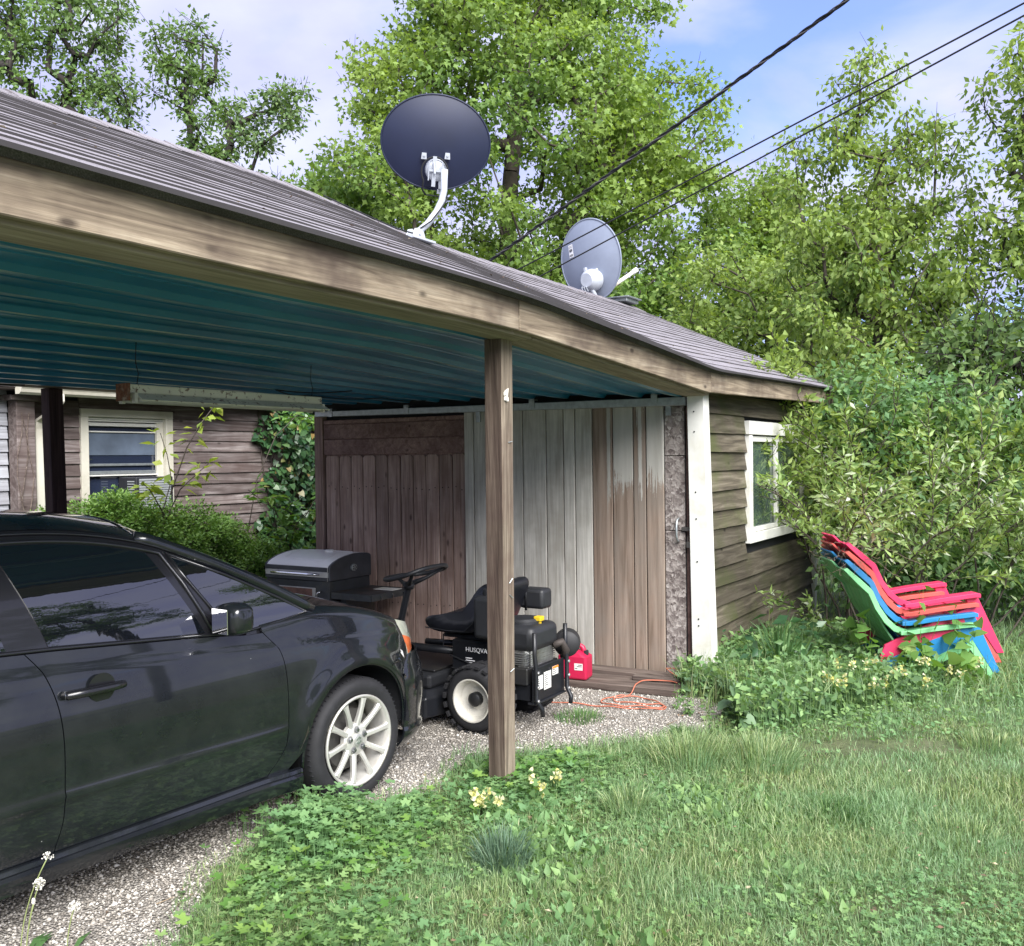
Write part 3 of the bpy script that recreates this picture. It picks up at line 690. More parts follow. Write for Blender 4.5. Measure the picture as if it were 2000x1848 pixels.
m=MB(); m.hexa([(.94,HV-.16,0),(1.12,HV-.16,0),(1.12,HV-.02,0),(.94,HV-.02,0)],[(.93,HV-.16,2.31),(1.11,HV-.16,2.31),(1.11,HV-.02,2.31),(.93,HV-.02,2.31)]); CPH=m.build('corner_post',W_HOUSE,H,bevel=.006)
m=MB(); m.box(.86,1.2,HV-.2,HV+.0,2.312,2.36); m.build('post_cap',W_HOUSE,CPH,bevel=.004)
for s in range(3):
    P=[]; x=.95+.05*s; 
    for k in range(22): P.append((x+.03*math.sin(k*.7+s*2)+random.uniform(-.008,.008),HV-.168,.1+k*.10))
    v=MB(); v.tube(P,[.008-.0002*k for k in range(22)],5); v.build('dead_vine',W_LUMBER,CPH)
# porch beam end at far left under the carport eave
# ---------------------------------------------------------------- window air conditioner
AC=thing('air_conditioner','dark window air conditioner with pale louvred side, sticking out under the raised sash','air conditioner',bl(2.14,HV-.02,1.21),BROT)
MB().box(0,.46,-.22,.07,0,.36).build('casing',plain('ac_dark',(.02,.021,.026),.5,var=.3),AC,bevel=.008)
for k in range(13): MB().box(.035,.425,-.226,-.219,.03+k*.0245,.048+k*.0245).build('louvre',plain('ac_grey',(.30,.32,.33),.5) if k==0 else bpy.data.materials['ac_grey'],AC)
for k in range(11): MB().box(-.004,.002,-.19,-.08,.04+k*.027,.052+k*.027).build('vent_slot',bpy.data.materials['ac_grey'],AC)
# ================================================================ FLUORESCENT FITTING under the ceiling
def fitting():
    a=Vector((-1.12,1.5,2.07)); b=Vector((.28,1.5,2.05)); L=(b-a).length
    t=thing('strip_light','rusty hanging fluorescent strip light with cream reflector under teal ceiling','strip light',bl(*a),BROT)
    q=NT('rusty_cream'); v=q.obj((1,1,1)); n=q.noise(v,26,5,.7); n2=q.noise(v,2.5,4,.6); q.base(q.mix(q.ramp(q.math('ADD',n,q.math('MULTIPLY',n2,.25)),[(.70,(0,0,0)),(.78,(1,1,1))]),q.ramp(n2,[(.3,(.58,.57,.46)),(.7,(.72,.71,.58))]),(.12,.055,.03))); q.set(Roughness=.6)
    m=MB(); m.box(0,L,-.032,.032,.0,.045); m.build('housing',q.m,t,bevel=.004)
    m=MB(); prof=[(-.095,-.035),(-.035,.0),(.035,.0),(.095,-.035),(.092,-.04),(.033,-.006),(-.033,-.006),(-.092,-.04)]
    vs=[(x,y,z) for x in (.04,L) for y,z in prof]; n=8; m.add(vs,[(k,(k+1)%n,n+(k+1)%n,n+k) for k in range(n)]+[tuple(range(n-1,-1,-1)),tuple(range(n,2*n))]); m.build('reflector',q.m,t)
    for y in (-.05,.05):
        m=MB(); m.tube([(.05,y,-.035),(L-.02,y,-.035)],.013,10); m.build('tube',plain('dusty_tube',(.55,.55,.50),.3),t,smooth=True)
        for x in (.03,L-.02): MB().box(x-.01,x+.01,y-.012,y+.012,-.052,.0).build('lamp_holder',M_CREAM,t)
    rust=plain('rust',(.16,.065,.035),.9,var=.6,scale=40,dirt=(.42,.36,.28))
    MB().box(-.006,.004,-.05,.05,-.04,.047).build('end_plate',rust,t)
    for x in (.08,L-.06):
        m=MB(); zc=ceil_z(a.x+x,1.5)-a.z-.002; m.tube([(x,0,.045),(x+.01,0,.1),(x-.006,0,(zc+.06)/2),(x,0,zc)],.0025,5); m.build('hanging_wire',M_BLACKIN,t)
fitting()
# ================================================================ SATELLITE DISHES AND OVERHEAD WIRES
M_GREYPL=plain('grey_cast',(.42,.45,.50),.5,.1,var=.1,scale=12)
def dish(name,label,center,axes,rx,ry,depth,mat_back,rimr):
    """axes: (right, up, back) unit vectors; paraboloid bulging towards back"""
    cx,cy,cb=axes; t=thing(name,label,'satellite dish',(0,0,0))
    M=Matrix((cx,cy,cb)).transposed().to_4x4(); M.translation=center
    m=MB(); nr,na=8,56; vs=[(0,0,0)]; fs=[]
    for i in range(1,nr+1):
        r=i/nr
        for k in range(na):
            a=2*math.pi*k/na; vs.append((rx*r*math.cos(a),ry*r*math.sin(a),-depth*r*r))
    for k in range(na): fs.append((0,1+k,1+(k+1)%na))
    for i in range(nr-1):
        for k in range(na):
            a=1+i*na+k; b=1+i*na+(k+1)%na; fs.append((a,a+na,b+na,b))
    m.add([M@Vector(p) for p in vs],fs); m.build('reflector',mat_back,t,smooth=True,solid=.006)
    m=MB(); m.tube([M@Vector((rx*math.cos(2*math.pi*k/na),ry*math.sin(2*math.pi*k/na),-depth)) for k in range(na)],rimr,6,closed=True); m.build('rim',mat_back,t,smooth=True)
    return t,M
M_NAVY=plain('navy_dish',(.006,.011,.038),.55,var=.15,scale=3,spec=.5)
bk=Vector((.10,-.86,-.30)).normalized(); rt=Vector((0,0,1)).cross(bk).normalized(); up=bk.cross(rt); a=R(4); rt2=rt*math.cos(a)-up*math.sin(a); up2=rt*math.sin(a)+up*math.cos(a)
c1=bl(1.99,1.80,4.225)
D1,MM=dish('satellite_dish','large navy blue dish on a bent grey mast at the roof ridge',c1,(rt2,up2,bk),.435,.36,.075,M_NAVY,.008)
base=bl(1.745,1.83,roofz(1.745,1.83)+.02)
def L1(x,y,z): return MM@Vector((x,y,z))
m=MB(); m.tube([base+Vector((0,0,.03)),bl(1.86,1.80,3.56),bl(1.94,1.77,3.665),bl(1.985,1.75,3.76),bl(1.995,1.735,3.84),bl(1.985,1.72,4.0)],.027,12); m.build('mast',M_GREYPL,D1,smooth=True)
m=MB()
for s in (-1,1):
    p=base+UA*.0+VA*.0; m.prism([(-.10,-.035),(.10,-.035),(.055,.06),(.0,.075),(-.055,.06)],Matrix.Translation(p+VA*.033*s)@Matrix((UA,Vector((0,0,1)),-VA)).transposed().to_4x4(),-.003,.003)
m.box(0,0,0,0,0,0); m.v=m.v[:-8]; m.f=m.f[:-6]; m.m=m.m[:-6]
q=Matrix((UA,VA,Vector((0,0,1)))).transposed().to_4x4(); q.translation=base
fp=MB().box(-.14,.14,-.09,.09,-.03,-.012); fp.xf(q); m.add(fp.v,fp.f); m.tube([base-VA*.045+Vector((0,0,.03)),base+VA*.045+Vector((0,0,.03))],.012,8); m.build('foot',M_GREYPL,D1,bevel=.002)
m=MB(); Mx=MM.copy()
m.lathe([(.0,.075),(.062,.075),(.082,.06),(.088,.02),(.08,-.01)],24,MM@Matrix.Translation((.01,-.205,-.005))); m.build('rear_housing',M_GREYPL,D1,smooth=True,auto=40)
m=MB()
for (x,y) in ((-.09,-.11),(.095,-.095)):
    m.prism([(x-.022,y-.02),(x+.022,y-.02),(x+.018,y+.028),(x-.018,y+.028)],MM,-.004,.022); m.lathe([(.009,0),(.009,.01)],8,MM@Matrix.Translation((x,y+.008,.02)))
m.prism([(-.02,-.10),(.01,-.10),(.01,-.33),(-.02,-.33)],MM,.06,.078); m.prism([(.03,-.20),(.085,-.20),(.075,-.345),(.04,-.345)],MM,.0,.05); m.prism([(.03,-.35),(.055,-.35),(.055,-.385),(.03,-.385)],MM,.0,.03); m.prism([(.06,-.35),(.085,-.35),(.085,-.385),(.06,-.385)],MM,.0,.03)
m.prism([(-.05,-.215),(.07,-.215),(.07,-.2),(-.05,-.2)],MM,.078,.09)
for x in (-.048,.058): m.tube([L1(x,-.14,.095),L1(x,-.285,.095)],.005,6)
m.tube([L1(-.01,-.15,.085),L1(.0,-.23,.10)],.009,8)
m.build('bracket',M_GREYPL,D1)
m=MB(); P=[L1(.1*math.sin(t)*1.05-.0,-.22+.115*math.cos(t),.07) for t in np.linspace(-2.2,2.0,16)]
P=[L1(-.06,-.40,.03),L1(-.09,-.36,.05)]+P+[L1(.105,-.36,.05),L1(.10,-.42,.03)]
m.tube(P,.008,6); m.tube([L1(-.06,-.40,.03),bl(2.0,1.70,3.78),bl(1.93,1.72,3.68),bl(1.84,1.75,3.57),base+Vector((-.02,-.03,.03)),bl(1.5,1.83,roofz(1.5,1.83)+.03),bl(1.2,1.9,roofz(1.2,1.9)+.03),bl(.9,2.0,roofz(.9,2.0)+.035)],.006,6); m.build('cable',M_BLACKIN,D1,smooth=True)
# second dish, light grey, turned to the right
bk=Vector((-.62,-.74,-.12)).normalized(); rt=Vector((0,0,1)).cross(bk).normalized(); up=bk.cross(rt); a=R(-9); rt2=rt*math.cos(a)-up*math.sin(a); up2=rt*math.sin(a)+up*math.cos(a)
c2=bl(5.34,2.18,3.92)
M_DISH2=plain('grey_dish',(.20,.23,.30),.5,var=.08,scale=5)
D2,MM=dish('satellite_dish','light grey dish with a white sticker rising behind the shingle ridge',c2,(rt2,up2,bk),.40,.455,.085,M_DISH2,.01)
b2=bl(5.34,2.06,ridge(5.34))
m=MB(); m.tube([b2,MM@Vector((.03,-.36,.05)),MM@Vector((.03,-.2,.09))],.025,10); m.build('mast',M_GREYPL,D2,smooth=True)
m=MB(); m.lathe([(0,.13),(.075,.13),(.105,.10),(.125,.03),(.12,-.03)],20,MM@Matrix.Translation((.03,-.24,0))); m.build('rear_housing',M_GREYPL,D2,smooth=True,auto=40)
for x,y in ((-.03,-.12),(.11,-.17)):
    m=MB(); m.prism([(x-.02,y-.05),(x+.02,y-.05),(x+.012,y+.04),(x-.012,y+.04)],MM,-.003,.03); m.build('bracket',M_GREYPL,D2)
for k in range(3):
    m=MB(); m.tube([MM@Vector((-.03+.02*k,-.25,.10)),MM@Vector((-.05+.03*k,-.31,.13)),MM@Vector((-.05+.03*k,-.36,.11))],.006,6); m.build('cable',M_GREYPL,D2)
m=MB(); A0=MM@Vector((.06,-.40,-.08)); A1=A0+Vector((.36,.16,.26)); m.tube([A0,A1],.022,10); m.tube([A1,A1+(A1-A0).normalized()*.07],.03,10); m.build('feed_arm',plain('white_plastic',(.68,.68,.64),.5,dirt=(.5,.44,.3)),D2,smooth=True)
st=MB(); 
def sp(x,y): 
    r2=(x/.40)**2+(y/.455)**2; return MM@Vector((x,y,-.085*r2+.0025))
st.add([sp(-.235,.09),sp(-.165,.09),sp(-.165,.235),sp(-.235,.235)],[(0,1,2,3)]); S=st.build('sticker',plain('sticker_white',(.75,.75,.75),.6,var=.02),D2)
for y0,y1 in ((.10,.125),(.155,.185),(.20,.205),(.215,.22)):
    b=MB(); 
    for k in range(9 if y1-y0>.01 else 3):
        x=-.225+k*(.0058 if y1-y0>.01 else .018); wv=.0032 if y1-y0>.01 else .012
        b.add([sp(x,y0)+bk*.002,sp(x+wv,y0)+bk*.002,sp(x+wv,y1)+bk*.002,sp(x,y1)+bk*.002],[(0,1,2,3)])
    b.build('sticker_print',M_BLACKIN,S)
M_BARE=plain('bare_strand',(.16,.15,.15),.5,.5)
# overhead service wires from the house to a pole out of frame
def wire(name,label,A,Bp,r,sag,twist=0,col_=None):
    A=Vector(A);Bp=Vector(Bp); n=90; P=[]
    for i in range(n+1):
        t=i/n; p=A.lerp(Bp,t); p.z-=sag*4*t*(1-t); P.append(p)
    mats=col_ or M_BLACKIN
    if not twist:
        m=MB(); m.tube(P,r,6); o=m.build(name,mats,smooth=True); return tag(o,label,'wire','overhead wires above the shed')
    t_=thing(name,label,'wire',A,0,'overhead wires above the shed')
    for s in range(3):
        m=MB(); Q=[]
        n2=420
        for i in range(n2+1):
            t=i/n2; p=A.lerp(Bp,t); p.z-=sag*4*t*(1-t); an=t*twist+s*2.094
            Q.append(p-A+Vector((math.cos(an)*r*.95,0,math.sin(an)*r*.95)))
        m.tube(Q,r*(.85 if s<2 else .55),5); m.build('strand',mats if s<2 else M_BARE,t_,smooth=True)
    return t_
wire('service_cable','thick twisted black cable rising steeply over the roof',(-.87,10.4,3.42),(7.9,-.5,7.36),.0095,.06,260)
wire('overhead_wire','thin black wire, upper of the pair crossing the grey dish',(-.82,10.4,3.32),(9.58,1.05,6.87),.0068,.03)
wire('overhead_wire','thin black wire, lower of the pair crossing the grey dish',(-.47,10.4,3.29),(8.89,1.25,6.64),.0068,.03)
mu,mv=4.30,3.45
sm=MB(); q0=bl(mu,mv,2.7); sm.tube([q0,q0+Vector((0,0,.78))],.03,8); sm.tube([q0+Vector((-.12,.02,.70)),q0+Vector((.42,.0,.60))],.014,6); o=sm.build('service_mast',M_GALV,smooth=True); tag(o,'galvanised mast behind the roof ridge that the overhead wires run to','mast')
# ================================================================ GRILL (front faces -u, shelf towards -v)
def grill():
    # local: x along +u (front at x=0, back at .50), y along v, right side of grill at y=0 (towards -v), width .68
    uf,vr=1.95,2.97
    t=thing('charcoal_grill','dark grey barbecue grill with pale lid, chrome handle and folding side shelf','grill',bl(uf,vr,0),BROT); t.scale=(1.10,1.10,.885)
    M_G=plain('grill_steel',(.045,.05,.058),.42,.5,var=.25,scale=6,dirt=(.12,.11,.08)); M_LID=plain('grill_lid',(.86,.85,.82),.3,.0,var=.05,scale=4); M_LIDS=plain('grill_lid_dark',(.06,.065,.075),.4,.4,var=.2); M_CH=plain('chrome',(.75,.75,.76),.15,1,var=.03)
    W=.68
    prof=[(0,.767),(0,.895),(.012,.918),(.05,.945),(.12,.975),(.20,.995),(.29,1.008),(.38,1.008),(.46,.998),(.49,.985),(.50,.97),(.50,.767)]
    m=MB(); n=len(prof); vs=[(x,y,z) for y in (.012,W-.012) for x,z in prof]; m.add(vs,[(k,k+1,n+k+1,n+k) for k in range(n-1)]); 
    L=m.build('lid',M_LID,t,smooth=True,auto=30,solid=.004)
    for y in (0,W):
        e=MB(); e.prism([(x,z) for x,z in prof],Matrix.Translation((0,y,0))@Matrix(((1,0,0,0),(0,0,-1,0),(0,1,0,0),(0,0,0,1))),-.012,.012); e.build('lid_side',M_LIDS,L,bevel=.004)
    b=MB(); b.box(-.006,.002,.013,W-.013,.767,.80); b.box(-.006,.002,.013,W-.013,.855,.90); b.build('lid_front',M_LIDS,L,bevel=.002)
    b=MB(); b.box(-.007,.0,.0,W,.802,.853); b.build('lid_trim',plain('satin_trim',(.55,.55,.55),.3,.8),L)
    b=MB(); b.tube([(-.005,.10,.828),(-.04,.10,.832),(-.055,.12,.834),(-.06,.2,.835),(-.06,W-.2,.835),(-.055,W-.12,.834),(-.04,W-.10,.832),(-.005,W-.10,.828)],.012,10); b.build('handle',M_CH,t,smooth=True)
    b=MB(); b.lathe([(.036,0),(.036,.018),(.03,.024),(0,.024)],20,Matrix.Translation((.30,.26,1.008))); b.build('gauge_cap',M_LID,L,smooth=True,auto=40)
    b=MB(); b.add([(.08,.10,.9585),(.40,.10,1.0095),(.42,.13,1.0095),(.42,W-.13,1.0095),(.40,W-.10,1.0095),(.08,W-.10,.9585)],[]); 
    # embossed panel outline
    def lz(x): return interp(x,prof[3:9])
    P=[(.10,.12),(.40,.10),(.43,.14),(.43,W-.14),(.40,W-.10),(.10,W-.12),(.08,W-.16),(.08,.16)]; PP=[]
    for k in range(8):
        a=P[k]; c=P[(k+1)%8]
        for s in np.linspace(0,1,6,endpoint=False):
            x=a[0]+(c[0]-a[0])*s; y=a[1]+(c[1]-a[1])*s; PP.append((x,y,lz(x)+.001))
    b=MB(); b.tube(PP,.004,5,closed=True); b.build('lid_emboss',M_LID,L,smooth=True)
    b=MB(); b.lathe([(.034,0),(.034,.014),(.03,.016)],22,Matrix.Translation((.275,-.012,.872))@Matrix.Rotation(R(90),4,'X')); V=b.build('side_vent',M_GALV,t,smooth=True,auto=40)
    for k in range(5):
        a=k*2*math.pi/5; b=MB(); b.prism([(.009*math.cos(a),.009*math.sin(a)),(.026*math.cos(a-.32),.026*math.sin(a-.32)),(.026*math.cos(a+.32),.026*math.sin(a+.32))],Matrix.Translation((.275,-.0285,.872))@Matrix.Rotation(R(90),4,'X'),0,.002); b.build('vent_hole',M_BLACKIN,V)
    b=MB(); b.box(0.004,.496,.0,W,.47,.764); F=b.build('firebox',M_G,t,bevel=.008,seg=2)
    b=MB(); b.box(-.004,.004,.14,.54,.52,.695); b.build('door_frame',plain('pale_steel',(.42,.42,.42),.4,.6),F,bevel=.02,seg=3)
    b=MB(); b.box(-.008,-.0045,.17,.51,.52,.685); b.build('coal_door',plain('rusty_brown',(.14,.075,.06),.8,var=.4,scale=14),F,bevel=.004)
    b=MB(); b.tube([(0,.075,.66),(-.03,.075,.665),(-.035,.09,.65),(-.035,.095,.58)],.006,7); b.build('crank',M_CH,F,smooth=True)
    for x in (.03,.47):
        for y in (.03,W-.03):
            b=MB(); b.box(x-.017,x+.017,y-.017,y+.017,.0,.47); b.build('leg',M_G,t,bevel=.003)
    b=MB(); b.box(.03,.47,.03,W-.03,.16,.18); b.build('bottom_shelf',M_G,t)
    b=MB(); b.box(.02,.48,-.41,-.012,.645,.66); S=b.build('side_shelf',plain('grill_shelf',(.05,.052,.056),.5,.3,var=.3,scale=8,dirt=(.14,.08,.06)),t,bevel=.003)
    b=MB(); b.box(.012,.02,-.41,-.012,.60,.662); b.box(.02,.48,-.418,-.41,.60,.662); b.box(.48,.488,-.41,-.012,.60,.662); b.build('shelf_rim',M_G,S)
    for x in (.12,.26,.40): b=MB(); b.tube([(x,-.42,.645),(x,-.432,.625),(x,-.43,.60)],.004,6); b.build('tool_hook',M_CH,S)
    b=MB(); b.box(.10,.44,-.09,-.03,.0,.645); b.build('shelf_leg',M_G,t)
    b=MB(); b.box(.3,.42,-.39,-.2,.662,.666); b.build('paper',M_WHITE,S)
grill()
# ================================================================ FUEL CAN
def can():
    t=thing('fuel_can','red plastic fuel can with grip handle standing on the timber board','fuel can',bl(2.16,.70,.06),BROT+R(8))
    M=plain('red_plastic',(.42,.012,.055),.42,var=.12,scale=7); 
    b=MB(); b.box(-.075,.075,-.115,.115,0,.17); b.hexa([(-.075,-.115,.17),(.075,-.115,.17),(.075,.115,.17),(-.075,.115,.17)],[(-.055,-.05,.215),(.055,-.05,.215),(.055,.09,.215),(-.055,.09,.215)]); 
    b.f=[f for f in b.f if f not in ((4,5,6,7),(8,11,10,9))]; b.m=b.m[:len(b.f)]
    o=b.build('body',M,t,bevel=.02,seg=3,smooth=True,auto=60)
    b=MB(); b.tube([(0,.075,.195),(0,.08,.24),(0,.05,.258),(0,-.02,.258),(0,-.06,.235),(0,-.085,.175)],[.02,.02,.019,.019,.02,.022],10); b.build('grip',M,t,smooth=True)
    b=MB(); b.lathe([(.022,0),(.022,.03),(.018,.035),(0,.035)],14,Matrix.Translation((0,-.085,.18))); b.build('cap',M_BLACKIN,t)
    b=MB(); b.box(-.0765,-.0752,-.085,-.02,.075,.125); S=b.build('label_sticker',M_WHITE,t)
    for k,(y0,y1,z) in enumerate(((-.08,-.05,.112),(-.08,-.04,.10),(-.045,-.025,.085))): MB().box(-.0772,-.0766,y0,y1,z,z+.005).build('label_print',M_BLACKIN,S)
can()
m=MB(); m.box(-.09,.09,-.05,.05,0,.02); m.box(-.05,.03,-.03,.03,.02,.03); o=m.build('plastic_tray',plain('red_tray',(.40,.02,.045),.4),bevel=.006); o.location=bl(1.92,.77,.008); o.rotation_euler=(0,0,BROT+.4); tag(o,'small flat red plastic piece on the gravel beside the mower','plastic piece')
# ================================================================ EXTENSION CORD
def cord():
    pts=[(1.45,1.0),(1.62,.55),(1.66,.30),(1.70,.10),(1.78,-.12),(1.84,-.16),(1.90,-.10),(1.86,.05),(1.84,.22),(1.95,.24),(2.02,.1),(1.93,-.08),(1.83,-.14),(1.80,.0),(1.74,.15),(1.78,.30),(1.95,.28),(2.02,.22),(2.10,.19),(2.25,.19),(2.31,.1),(2.33,.0),(2.30,-.06)]
    P=[]
    for k in range(len(pts)-1):
        p0=Vector(pts[max(k-1,0)]);p1=Vector(pts[k]);p2=Vector(pts[k+1]);p3=Vector(pts[min(k+2,len(pts)-1)])
        for t in np.linspace(0,1,6,endpoint=False):
            p=.5*((2*p1)+(-p0+p2)*t+(2*p0-5*p1+4*p2-p3)*t*t+(-p0+3*p1-3*p2+p3)*t**3)
            z=.016+.004*math.sin(len(P)*.9)
            if p.x>2.06: z=.016+.06*min(1,(p.x-2.06)/.05)
            P.append(bl(p.x,p.y,z))
    m=MB(); m.tube(P,.0045,6); o=m.build('extension_cord',plain('orange_cord',(.42,.13,.075),.6,var=.15),smooth=True); tag(o,'orange extension cord looping over gravel and old boards','cord')
    m=MB(); P=[bl(u,v,z) for u,v,z in ((2.38,-.03,.105),(2.43,.05,.12),(2.48,.10,.13),(2.52,.06,.128),(2.5,-.03,.12),(2.46,-.1,.11))]
    m.tube(P,.0045,6); o=m.build('extension_cord',bpy.data.materials['orange_cord'],smooth=True); tag(o,'short curl of orange cord on the board at the door corner','cord')
cord()
# ================================================================ STACKED GARDEN CHAIRS
def chair_meshes():
    W=.30; P={}
    def side(poly,y0,y1):
        m=MB(); m.prism(poly,Matrix(((1,0,0,0),(0,0,-1,0),(0,1,0,0),(0,0,0,1))),-y1,-y0); return m
    leg=[(.0,0),(-.165,.425),(-.235,.425),(-.205,.30),(-.05,0)]
    P['leg']=[]
    for s in (-1,1):
        y=s*W; P['leg'].append(('leg',side([(.012,-.0),(-.17,.437),(-.255,.43),(-.22,.30),(-.04,0)],min(y,y-s*.03),max(y,y-s*.03))))
        P['leg'].append(('stringer',side([(-.13,.30),(-.22,.225),(-.34,.185),(-.52,.10),(-.80,0),(-.90,0),(-.86,.09),(-.58,.22),(-.36,.30),(-.2,.36)],min(y,y-s*.028)+.001*s,max(y,y-s*.028)+.001*s)))
        ya,yb=sorted((y+s*.055,y-s*.055))
        m=MB(); top=[(-.165,.455),(-.19,.462),(-.45,.435),(-.66,.405),(-.72,.40)]; bot=[(-.72,.372),(-.66,.372),(-.45,.402),(-.20,.428),(-.165,.425)]
        m.prism(top+bot,Matrix(((1,0,0,0),(0,0,-1,0),(0,1,0,0),(0,0,0,1))),-yb,-ya); P['leg'].append(('armrest',m))
        # back side rail
        ya,yb=sorted((y+s*.02,y-s*.035))
        poly=[(-.66,.405),(-.74,.435),(-.80,.49),(-.86,.58),(-.91,.70),(-1.0,.785),(-1.10,.87),(-1.125,.855),(-1.03,.755),(-.945,.675),(-.895,.56),(-.83,.46),(-.76,.395),(-.67,.365)]
        m=MB(); m.prism(poly,Matrix(((1,0,0,0),(0,0,-1,0),(0,1,0,0),(0,0,0,1))),-yb,-ya); P['leg'].append(('back_rail',m))
    # seat slats
    for k in range(5):
        x0=-.17-.115*k; z0=.345-.024*k; m=MB(); m.hexa([(x0-.105,-W+.03,z0-.028),(x0,-W+.03,z0-.008),(x0,W-.03,z0-.008),(x0-.105,W-.03,z0-.028)],[(x0-.105,-W+.03,z0-.01),(x0,-W+.03,z0+.01),(x0,W-.03,z0+.01),(x0-.105,W-.03,z0-.01)]); P['leg'].append(('seat_slat',m))
    # back slats following the bend, rounded top
    cl=[(-.70,.27),(-.80,.42),(-.875,.56),(-.925,.69),(-1.02,.775),(-1.115,.868),(-1.16,.915)]
    for k in range(5):
        y0=-W+.045+k*.104; y1=y0+.094; n=len(cl)-(1 if k in (0,4) else 0); vs=[];fs=[]
        for x,z in cl[:n]: vs+=[(x,y0,z),(x,y1,z),(x-.014,y1,z-.008),(x-.014,y0,z-.008)]
        for i in range(n-1):
            a=i*4
            for j in range(4): fs.append((a+j,a+(j+1)%4,a+4+(j+1)%4,a+4+j)[::-1])
        fs+=[(0,1,2,3),(n*4-1,n*4-2,n*4-3,n*4-4)]
        m=MB(); m.add(vs,fs); P['leg'].append(('back_slat',m))
    return P['leg']
def chairs():
    parts=[(n,m) for n,m in chair_meshes()]
    specs=[('light green plastic garden chair at the bottom of the stack','chair_green',(.20,.52,.24),0,0,0),
           ('blue plastic garden chair between the green and the orange ones','chair_blue',(.012,.19,.44),.016,.078,-.004),
           ('faded orange plastic garden chair under the top pink one','chair_orange',(.52,.085,.07),.028,.152,.006),
           ('pink plastic garden chair on top of the stack','chair_pink',(.60,.03,.105),.044,.226,-.002)]
    meshes=None
    for lab,mn,c,dx,dz,dr in specs:
        t=thing('garden_chair',lab,'chair',(3.60+dx,7.33+dr,.0+dz),R(-1.5)+dr,'stack of plastic garden chairs')
        t.rotation_euler=(0,R(-1.2*dz/.075*.5),R(-2)+dr)
        mat=plain(mn,c,.45,var=.12,scale=5,dirt=tuple(x*.6+.05 for x in c))
        for n,m in parts: m.build(n,mat,t,bevel=.003)
chairs()
